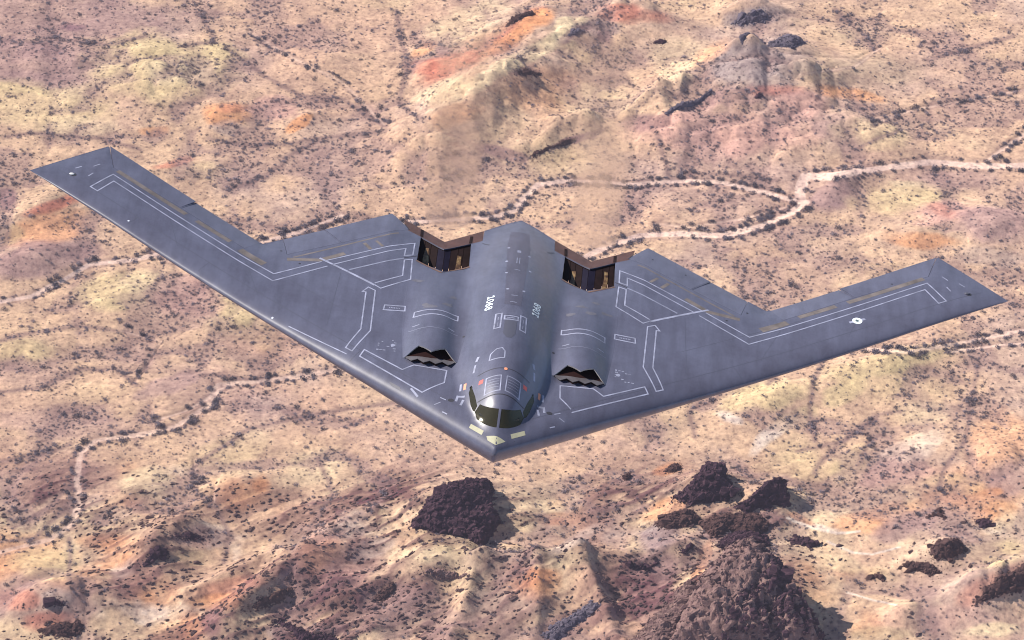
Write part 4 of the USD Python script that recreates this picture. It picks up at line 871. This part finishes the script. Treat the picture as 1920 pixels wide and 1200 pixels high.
outcrop('rock_outcrop', [(70, 1180), (90, 1158), (150, 1160), (166, 1172), (130, 1196), (80, 1196)], 6, 'brown_rock', 'wide reddish mound of broken rock at the lower left corner', seed=24, edge=4)
outcrop('rock_outcrop', [(445, 1146), (492, 1112), (545, 1098), (532, 1122), (480, 1144)], 4, 'brown_rock', 'tilted brown slab beside a cream white scar', seed=25, edge=2)
outcrop('rock_outcrop', [(512, 1162), (530, 1156), (560, 1176), (590, 1190), (620, 1184), (640, 1204), (560, 1206), (545, 1180)], 5, 'dark_rock', 'dark crumbling ledge at the bottom edge, left of the middle', seed=26, edge=2.5)
outcrop('rock_outcrop', [(700, 1120), (735, 1088), (745, 1100), (720, 1130)], 4, 'brown_rock', 'narrow tilted rib of brown rock below the jagged crag', seed=27, edge=2)
outcrop('rock_outcrop', [(1010, 1190), (1060, 1150), (1110, 1118), (1128, 1130), (1085, 1170), (1040, 1205)], 5, 'grey_rock', 'tilted grey purple rock rib at the bottom, right of the middle', seed=28, edge=2.5)
outcrop('rock_outcrop', [(1150, 1042), (1190, 1058), (1215, 1060), (1240, 1046), (1238, 1052), (1212, 1070), (1180, 1064)], 3, 'dark_rock', 'thin dark curved ledge under a pale yellow patch', seed=29, edge=1.5)
outcrop('rock_outcrop', [(1275, 1036), (1295, 1016), (1302, 1020), (1284, 1042)], 4, 'dark_rock', 'short leaning dark slab left of the largest ridge', seed=30, edge=1.5)
outcrop('rock_outcrop', [(1360, 92), (1390, 78), (1428, 70), (1436, 84), (1428, 96), (1390, 100)], 4.5, 'grey_rock', 'dark crest on the grey hill top, upper right', seed=31, edge=3)
outcrop('rock_outcrop', [(1432, 92), (1458, 76), (1492, 70), (1510, 84), (1480, 98), (1448, 100)], 4.5, 'grey_rock', 'second dark crest just right of the grey hill top', seed=32, edge=3)
outcrop('rock_outcrop', [(1368, 42), (1395, 22), (1425, 12), (1445, 26), (1430, 44), (1390, 50)], 4, 'grey_rock', 'small dark hump near the top edge, upper right', seed=33, edge=4)
outcrop('rock_outcrop', [(988, 292), (1020, 276), (1060, 258), (1085, 250), (1080, 260), (1040, 276), (1000, 298)], 4, 'brown_rock', 'long thin purple rock rib behind the tail of the jet', seed=34, edge=2)
outcrop('rock_outcrop', [(1240, 214), (1285, 192), (1335, 164), (1336, 172), (1290, 202), (1250, 220)], 4, 'grey_rock', 'thin dark ridge line running up to the grey hill', seed=35, edge=1.8)
outcrop('rock_outcrop', [(948, 47), (975, 32), (1000, 22), (1002, 28), (975, 42), (952, 52)], 2.2, 'brown_rock', 'short dark rim along the top of the red slope', seed=36, edge=1.5)
outcrop('rock_outcrop', [(960, 142), (968, 134), (1000, 130), (1016, 138), (985, 144)], 2.2, 'brown_rock', 'small red brown crag halfway down the cream hillside', seed=37, edge=1.5)
outcrop('rock_outcrop', [(1062, 66), (1082, 54), (1102, 58), (1085, 68)], 2.5, 'grey_rock', 'small dark crag at the top of the cream hillside', seed=38, edge=1.5)
outcrop('rock_outcrop', [(1412, 182), (1425, 172), (1434, 178), (1420, 188)], 4, 'dark_rock', 'small dark boulder on the purple slope, upper right', seed=39, edge=1.5)
outcrop('rock_outcrop', [(1218, 80), (1238, 72), (1256, 76), (1240, 84)], 2, 'dark_rock', 'low dark ledge on the cream saddle, upper middle', seed=40, edge=1.5)
outcrop('rock_outcrop', [(1165, 893), (1180, 884), (1186, 895), (1175, 902)], 4, 'brown_rock', 'small brown boulder left of the orange mound', seed=41, edge=1.5)
outcrop('rock_outcrop', [(1235, 886), (1258, 870), (1272, 866), (1280, 880), (1262, 888)], 4, 'brown_rock', 'small rust red rock on the orange mound', seed=42, edge=1.8)
outcrop('rock_outcrop', [(1630, 1084), (1645, 1070), (1655, 1076), (1660, 1090), (1645, 1086)], 4, 'brown_rock', 'lone brown boulder on pale scree, lower right', seed=43, edge=1.5)
outcrop('rock_outcrop', [(1470, 1012), (1490, 1002), (1510, 1010), (1540, 1022), (1520, 1028), (1490, 1020)], 3, 'dark_rock', 'row of small dark rocks right of the largest ridge', seed=44, edge=1.5)
# loose stones of the rocky ground: far too many to count
srng = np.random.default_rng(21)
sv = []
cand = srng.uniform([-330, 1110], [330, 1290], (60000, 2))
su, sv_ = uv_of(cand[:, 0], cand[:, 1], gz(cand[:, 0], cand[:, 1]))
csx, csy = cand[:, 0] * .86 + cand[:, 1] * .5, -cand[:, 0] * .5 + cand[:, 1] * .86
den = np.clip((sv_ - 880) / 120, 0, 1) * (1 - .85 * np.clip((su - 1450) / 120, 0, 1)) * np.clip(fb(cand[:, 0], cand[:, 1], 60, 3, 22) * 3.4 - 1.1, 0, 1) * np.clip((np.maximum(ridged(csx * .28, csy, 17, 3, 21), .92 * ridged(csx * .3, csy, 6, 2, 25)) - .60) * 6, .04, 1)
cand = cand[srng.random(len(cand)) < den * .42]
vs, fs, n0 = [], [], 0
for x, y in cand:
    r = srng.uniform(.35, .95) * (1.7 if srng.random() < .12 else 1)
    hv, hf = BLOCKS[srng.integers(len(BLOCKS))]
    v = hv * [r * 1.9, r * .8, r * .7]
    a = .55 + srng.normal(0, .3); v = np.c_[v[:, 0] * math.cos(a) - v[:, 1] * math.sin(a), v[:, 0] * math.sin(a) + v[:, 1] * math.cos(a), v[:, 2]]
    vs.append(v + [x, y, float(gz(x, y)) + .15 * r]); fs.append(hf + n0); n0 += len(v)
tag(obj('loose_stones', trimesh.Trimesh(np.vstack(vs), np.vstack(fs), process=False), 'scree_rock'), 'loose brown stones scattered over the rocky ground at the bottom', 'stones', kind='stuff')

# ------------------------------------------------------------------ shrubs and wash trees
def clump(seed, n, flat, open_):
    r = np.random.default_rng(seed)
    cen = r.normal(0, 1, (6, 3)); cen /= np.linalg.norm(cen, axis=1)[:, None]; cen *= [.55, .55, .35]; cen[:, 2] = np.abs(cen[:, 2]) + .35
    v, f = [], []
    for k in range(n):
        c = cen[r.integers(6)] + r.normal(0, .26, 3) * [1, 1, flat]; c[2] = max(c[2], .04)
        if np.hypot(c[0], c[1]) > 1.05: continue
        d = r.normal(0, 1, (2, 3)); a = d[0] / np.linalg.norm(d[0]); b = np.cross(a, d[1]); b /= np.linalg.norm(b)
        s = r.uniform(.16, .34)
        i = len(v); v += [c - a * s * .5, c + b * s * .42, c + a * s * .6, c - b * s * .36]; f += [(i, i + 1, i + 2), (i, i + 2, i + 3)]
    v = np.array(v); v[:, 2] *= open_
    return trimesh.Trimesh(v, np.array(f), process=False)
def stem(seed):
    r = np.random.default_rng(seed); ms = []
    for k in range(4):
        c = trimesh.creation.cone(.06, .8, sections=5); c.apply_transform(trimesh.transformations.rotation_matrix(r.uniform(.1, .5), [math.cos(k * 1.6), math.sin(k * 1.6), 0])); ms.append(c)
    return trimesh.util.concatenate(ms)
KINDS = [clump(1, 110, .8, .85), clump(2, 95, .7, .75), clump(3, 120, .9, 1.0)]
TREES = [clump(8, 150, .9, 1.05), clump(9, 140, .8, .95)]
brng = np.random.default_rng(3)
c_ = brng.uniform([-345, 1105], [345, 1800], (GLOBAL_N if 'GLOBAL_N' in globals() else 150000, 2))
bz = gz(c_[:, 0], c_[:, 1])
bu, bv = uv_of(c_[:, 0], c_[:, 1], bz)
keep = (bu > -25) & (bu < 1945) & (bv > -25) & (bv < 1230)
c_, bz, bu, bv = c_[keep], bz[keep], bu[keep], bv[keep]
X_, Y_ = c_.T
cl = fb(X_, Y_, 30, 3, 61); g_ = ridged(X_, Y_, 46, 3, 5)
mu, mv = meander(X_, Y_, bu, bv, .35); cu, cv = meander(X_, Y_, bu, bv)
edge_ = np.zeros(len(X_)); in_wash = np.zeros(len(X_), bool)
for line, w in WASHES:
    d = seg_dist(mu, mv, line, 1.7); in_wash |= d < w * 1.25
    edge_ = np.maximum(edge_, np.exp(-((d - w * 2.0) / (w * .75 + 2)) ** 2) * (1 if w > 3 else .6))
chan = np.zeros(len(X_))
for line in CHANNELS: chan = np.maximum(chan, np.exp(-(seg_dist(cu, cv, line, 1.5) / 9) ** 2) * (.55 + .45 * cl))
bare = np.clip((bv - 930) / 160, 0, 1) * .72
prob = (.035 + .42 * np.clip(cl * 2.6 - .85, 0, 1) + .5 * np.clip((g_ - .70) * 6, 0, 1)) * (1 - bare) + (.10 + .75 * np.clip(cl * 2.4 - .7, 0, 1)) * edge_ + .5 * chan * (1 - .6 * bare)
prob[in_wash] *= .04
sel = brng.random(len(X_)) < np.clip(prob, 0, 1)
X_, Y_, bz, edge_, chan, g_, bu, bv = X_[sel], Y_[sel], bz[sel], edge_[sel], chan[sel], g_[sel], bu[sel], bv[sel]
n = len(X_)
R_ = np.clip(brng.lognormal(math.log(.46), .55, n), .2, 1.9) * (1 + .75 * np.maximum(edge_, .8 * chan) + .25 * np.clip((g_ - .72) * 6, 0, 1))
tree = (edge_ > .45) & (brng.random(n) < .22); R_[tree] = brng.uniform(1.2, 2.6, int(tree.sum()))
print('shrubs', n, 'trees', int(tree.sum()))
jetpix = Polygon([(926, 857), (56, 319), (204, 275), (491, 458), (737, 399), (836, 454), (979, 414), (1110, 490), (1210, 464), (1435, 583), (1760, 483), (1890, 565)])
vis = (bu > 0) & (bu < 1920) & (bv > 0) & (bv < 1200) & ~shapely.contains_xy(jetpix, bu, bv)
size = R_ / np.sqrt(X_ ** 2 + Y_ ** 2 + CAM_H ** 2); size[~vis] = 0
big = set(np.argsort(-size)[:300].tolist())
first = {}
WASH_NAMES = {0: 'of the widest pale wash, upper right', 1: 'of the long winding wash behind the jet', 2: 'of the wash right of the tail', 3: 'of the side channel above the right wing', 4: 'of the wash crossed by the left wing', 5: 'of the forked wash at the lower left', 7: 'of the wash under the right wing', 8: 'of the wash under the right wing', 10: 'of the sandy fork near the right edge'}
def place(kind, i):
    isT = tree[i]
    name = 'wash_tree' if isT else 'desert_shrub'
    p = numbered('/World', name)
    x = UsdGeom.Xform.Define(stage, p)
    x.AddTranslateOp().Set(Gf.Vec3d(float(X_[i]), float(Y_[i]), float(bz[i]) - .08))
    x.AddRotateZOp().Set(float(brng.uniform(0, 360)))
    s = float(R_[i]); x.AddScaleOp().Set(Gf.Vec3f(s, s, s * float(brng.uniform(.8, 1.15))))
    if kind not in first:
        first[kind] = p
        obj('foliage', (TREES if isT else KINDS)[kind[1]], 'wash_tree_leaf' if isT else 'shrub_leaf', p)
        obj('stem', stem(kind[1]), 'dry_stem', p)
    else:
        x.GetPrim().GetReferences().AddInternalReference(first[kind]); x.GetPrim().SetInstanceable(True)
    if isT:
        k_ = int(np.argmin([seg_dist(np.array([bu[i]]), np.array([bv[i]]), l_, 1.7)[0] - w_ for l_, w_ in WASHES]))
        where = WASH_NAMES.get(k_, 'of a narrow pale wash')
        tag(x, 'dark bushy tree at the edge ' + where, 'tree', 'trees at the edge ' + where)
    else: tag(x, 'dark rounded desert shrub on bare tan ground', 'shrub', 'larger shrubs dotted over the desert floor')
rest = []
for i in range(n):
    if i in big: place(('t', i % 2) if tree[i] else ('s', i % 3), i)
    else: rest.append(i)
pi = UsdGeom.PointInstancer.Define(stage, '/World/shrub_cover')
tag(pi, 'small dark shrubs covering the desert floor out to the hills', 'shrubs', kind='stuff')
protos = []
for k, (m, lk) in enumerate([(KINDS[0], 'shrub_leaf'), (KINDS[1], 'shrub_leaf'), (KINDS[2], 'shrub_leaf'), (TREES[0], 'wash_tree_leaf'), (TREES[1], 'wash_tree_leaf')]):
    protos.append(obj('small_shrub', m, lk, '/World/shrub_cover').GetPath())
pi.CreatePrototypesRel().SetTargets(protos)
rest = np.array(rest)
pi.CreateProtoIndicesAttr(Vt.IntArray.FromNumpy(np.where(tree[rest], 3 + rest % 2, rest % 3).astype(np.int32)))
pi.CreatePositionsAttr(Vt.Vec3fArray.FromNumpy(np.stack([X_[rest], Y_[rest], bz[rest] - .08], -1).astype(np.float32)))
th = brng.uniform(0, 2 * math.pi, len(rest))
pi.CreateOrientationsAttr(Vt.QuathArray([Gf.Quath(float(math.cos(t / 2)), 0, 0, float(math.sin(t / 2))) for t in th]))
sc = np.stack([R_[rest]] * 3, -1) * np.c_[np.ones((len(rest), 2)), brng.uniform(.7, 1.1, len(rest))]
pi.CreateScalesAttr(Vt.Vec3fArray.FromNumpy(sc.astype(np.float32)))

# ------------------------------------------------------------------ hot exhaust behind the engines
usdkit.material(stage, '/World/Looks/hot_exhaust', {
    'lw': ('layer_weight', {'blend': .5}), 'g': ('texture_coordinate', {}), 'n': ('noise_texture', {'scale': .9, 'detail': 4.0}),
    'r': ('rgb_ramp', {'ramp': [(.36, (.72, .72, .72)), (.46, (.38, .38, .38)), (.60, (.12, .12, .12)), (.72, (0, 0, 0))]}),
    'sy': ('separate_xyz', {}), 'fade': ('map_range', {'from_min': 24.0, 'from_max': 41.0, 'to_min': 1.0, 'to_max': 0.0, 'clamp': True}),
    'm1': ('math', {'math_type': 'multiply'}), 'm3': ('math', {'math_type': 'multiply'}), 'n3': ('noise_texture', {'scale': .55, 'detail': 3.0}), 'r3': ('rgb_ramp', {'ramp': [(.38, (.25, .25, .25)), (.62, (1, 1, 1))]}),
    'b': ('bump', {'strength': 1.0, 'distance': .35}),
    'rf': ('refraction_bsdf', {'color': (1.0, .99, .985), 'roughness': .27, 'IOR': 1.010}),
    't': ('transparent_bsdf', {'color': (1, 1, 1)}), 'm': ('mix_closure', {})},
    [('lw.facing', 'r.fac'), ('g.object', 'n.vector'), ('g.object', 'sy.vector'), ('sy.y', 'fade.value'), ('r.color', 'm1.value1'), ('fade.result', 'm1.value2'),
     ('n.fac', 'b.height'), ('b.normal', 'rf.normal'), ('g.object', 'n3.vector'), ('n3.fac', 'r3.fac'), ('m1.value', 'm3.value1'), ('r3.color', 'm3.value2'), ('m3.value', 'm.fac'), ('t.BSDF', 'm.closure1'), ('rf.BSDF', 'm.closure2')], surface='m.closure')
for s, lab in ((-1, 'faint shimmering plume of hot exhaust trailing left of the tail'), (1, 'faint shimmering plume of hot exhaust trailing right of the tail')):
    L, C_ = np.linspace(0, 1, 40), np.linspace(0, 2 * math.pi, 25)[:-1]
    l, a = np.meshgrid(L, C_, indexing='ij')
    r = (1.15 + 1.1 * l) * np.minimum(1, (l * 30) ** .5 + .02) * np.clip((1 - l) * 8, .02, 1) ** .5
    r = r * (1 + .18 * (meshkit.noise(np.stack([l * 9, np.cos(a) * 1.3, np.sin(a) * 1.3 + s * 5], -1), 4) - .5))
    x = s * 3.9 + .9 * l * s * .3 + r * np.cos(a) * 1.15; y = 18.2 + 23 * l; z = .15 + .6 * l + r * np.sin(a) * .62
    V = np.stack([x, y, z], -1).reshape(-1, 3) @ AR.T + AT
    k = len(C_); F = []
    for i in range(len(L) - 1):
        for j in range(k): F += [(i * k + j, (i + 1) * k + j, (i + 1) * k + (j + 1) % k), (i * k + j, (i + 1) * k + (j + 1) % k, i * k + (j + 1) % k)]
    for e, o in ((0, 1), ((len(L) - 1) * k, -1)):
        for j in range(1, k - 1): F.append((e, e + j, e + j + 1)[::o])
    base = AR @ np.array([s * 3.9, 18.2, .15]) + AT
    pm = UsdGeom.Xform.Define(stage, numbered('/World', 'exhaust_plume'))
    mm = np.eye(4); mm[:3, :3] = AR.T; mm[3, :3] = AT; pm.AddTransformOp().Set(Gf.Matrix4d(*mm.ravel().tolist()))
    tm = trimesh.Trimesh(np.stack([x, y, z], -1).reshape(-1, 3), np.array(F), process=False); tm.fix_normals()
    obj('hot_gas', tm, 'hot_exhaust', str(pm.GetPath()), smooth=True)
    tag(pm, lab, 'exhaust plume')
#HAZE
usdkit.material(stage, '/World/Looks/desert_haze', {'v': ('principled_volume', {'color': (.86, .78, .95), 'density': .000030, 'anisotropy': .1})}, volume='v.volume')
hz = trimesh.creation.box(bounds=[(-60000, -60000, -120), (60000, 60000, 1040)])
tag(obj('haze', hz, 'desert_haze'), kind='stuff')
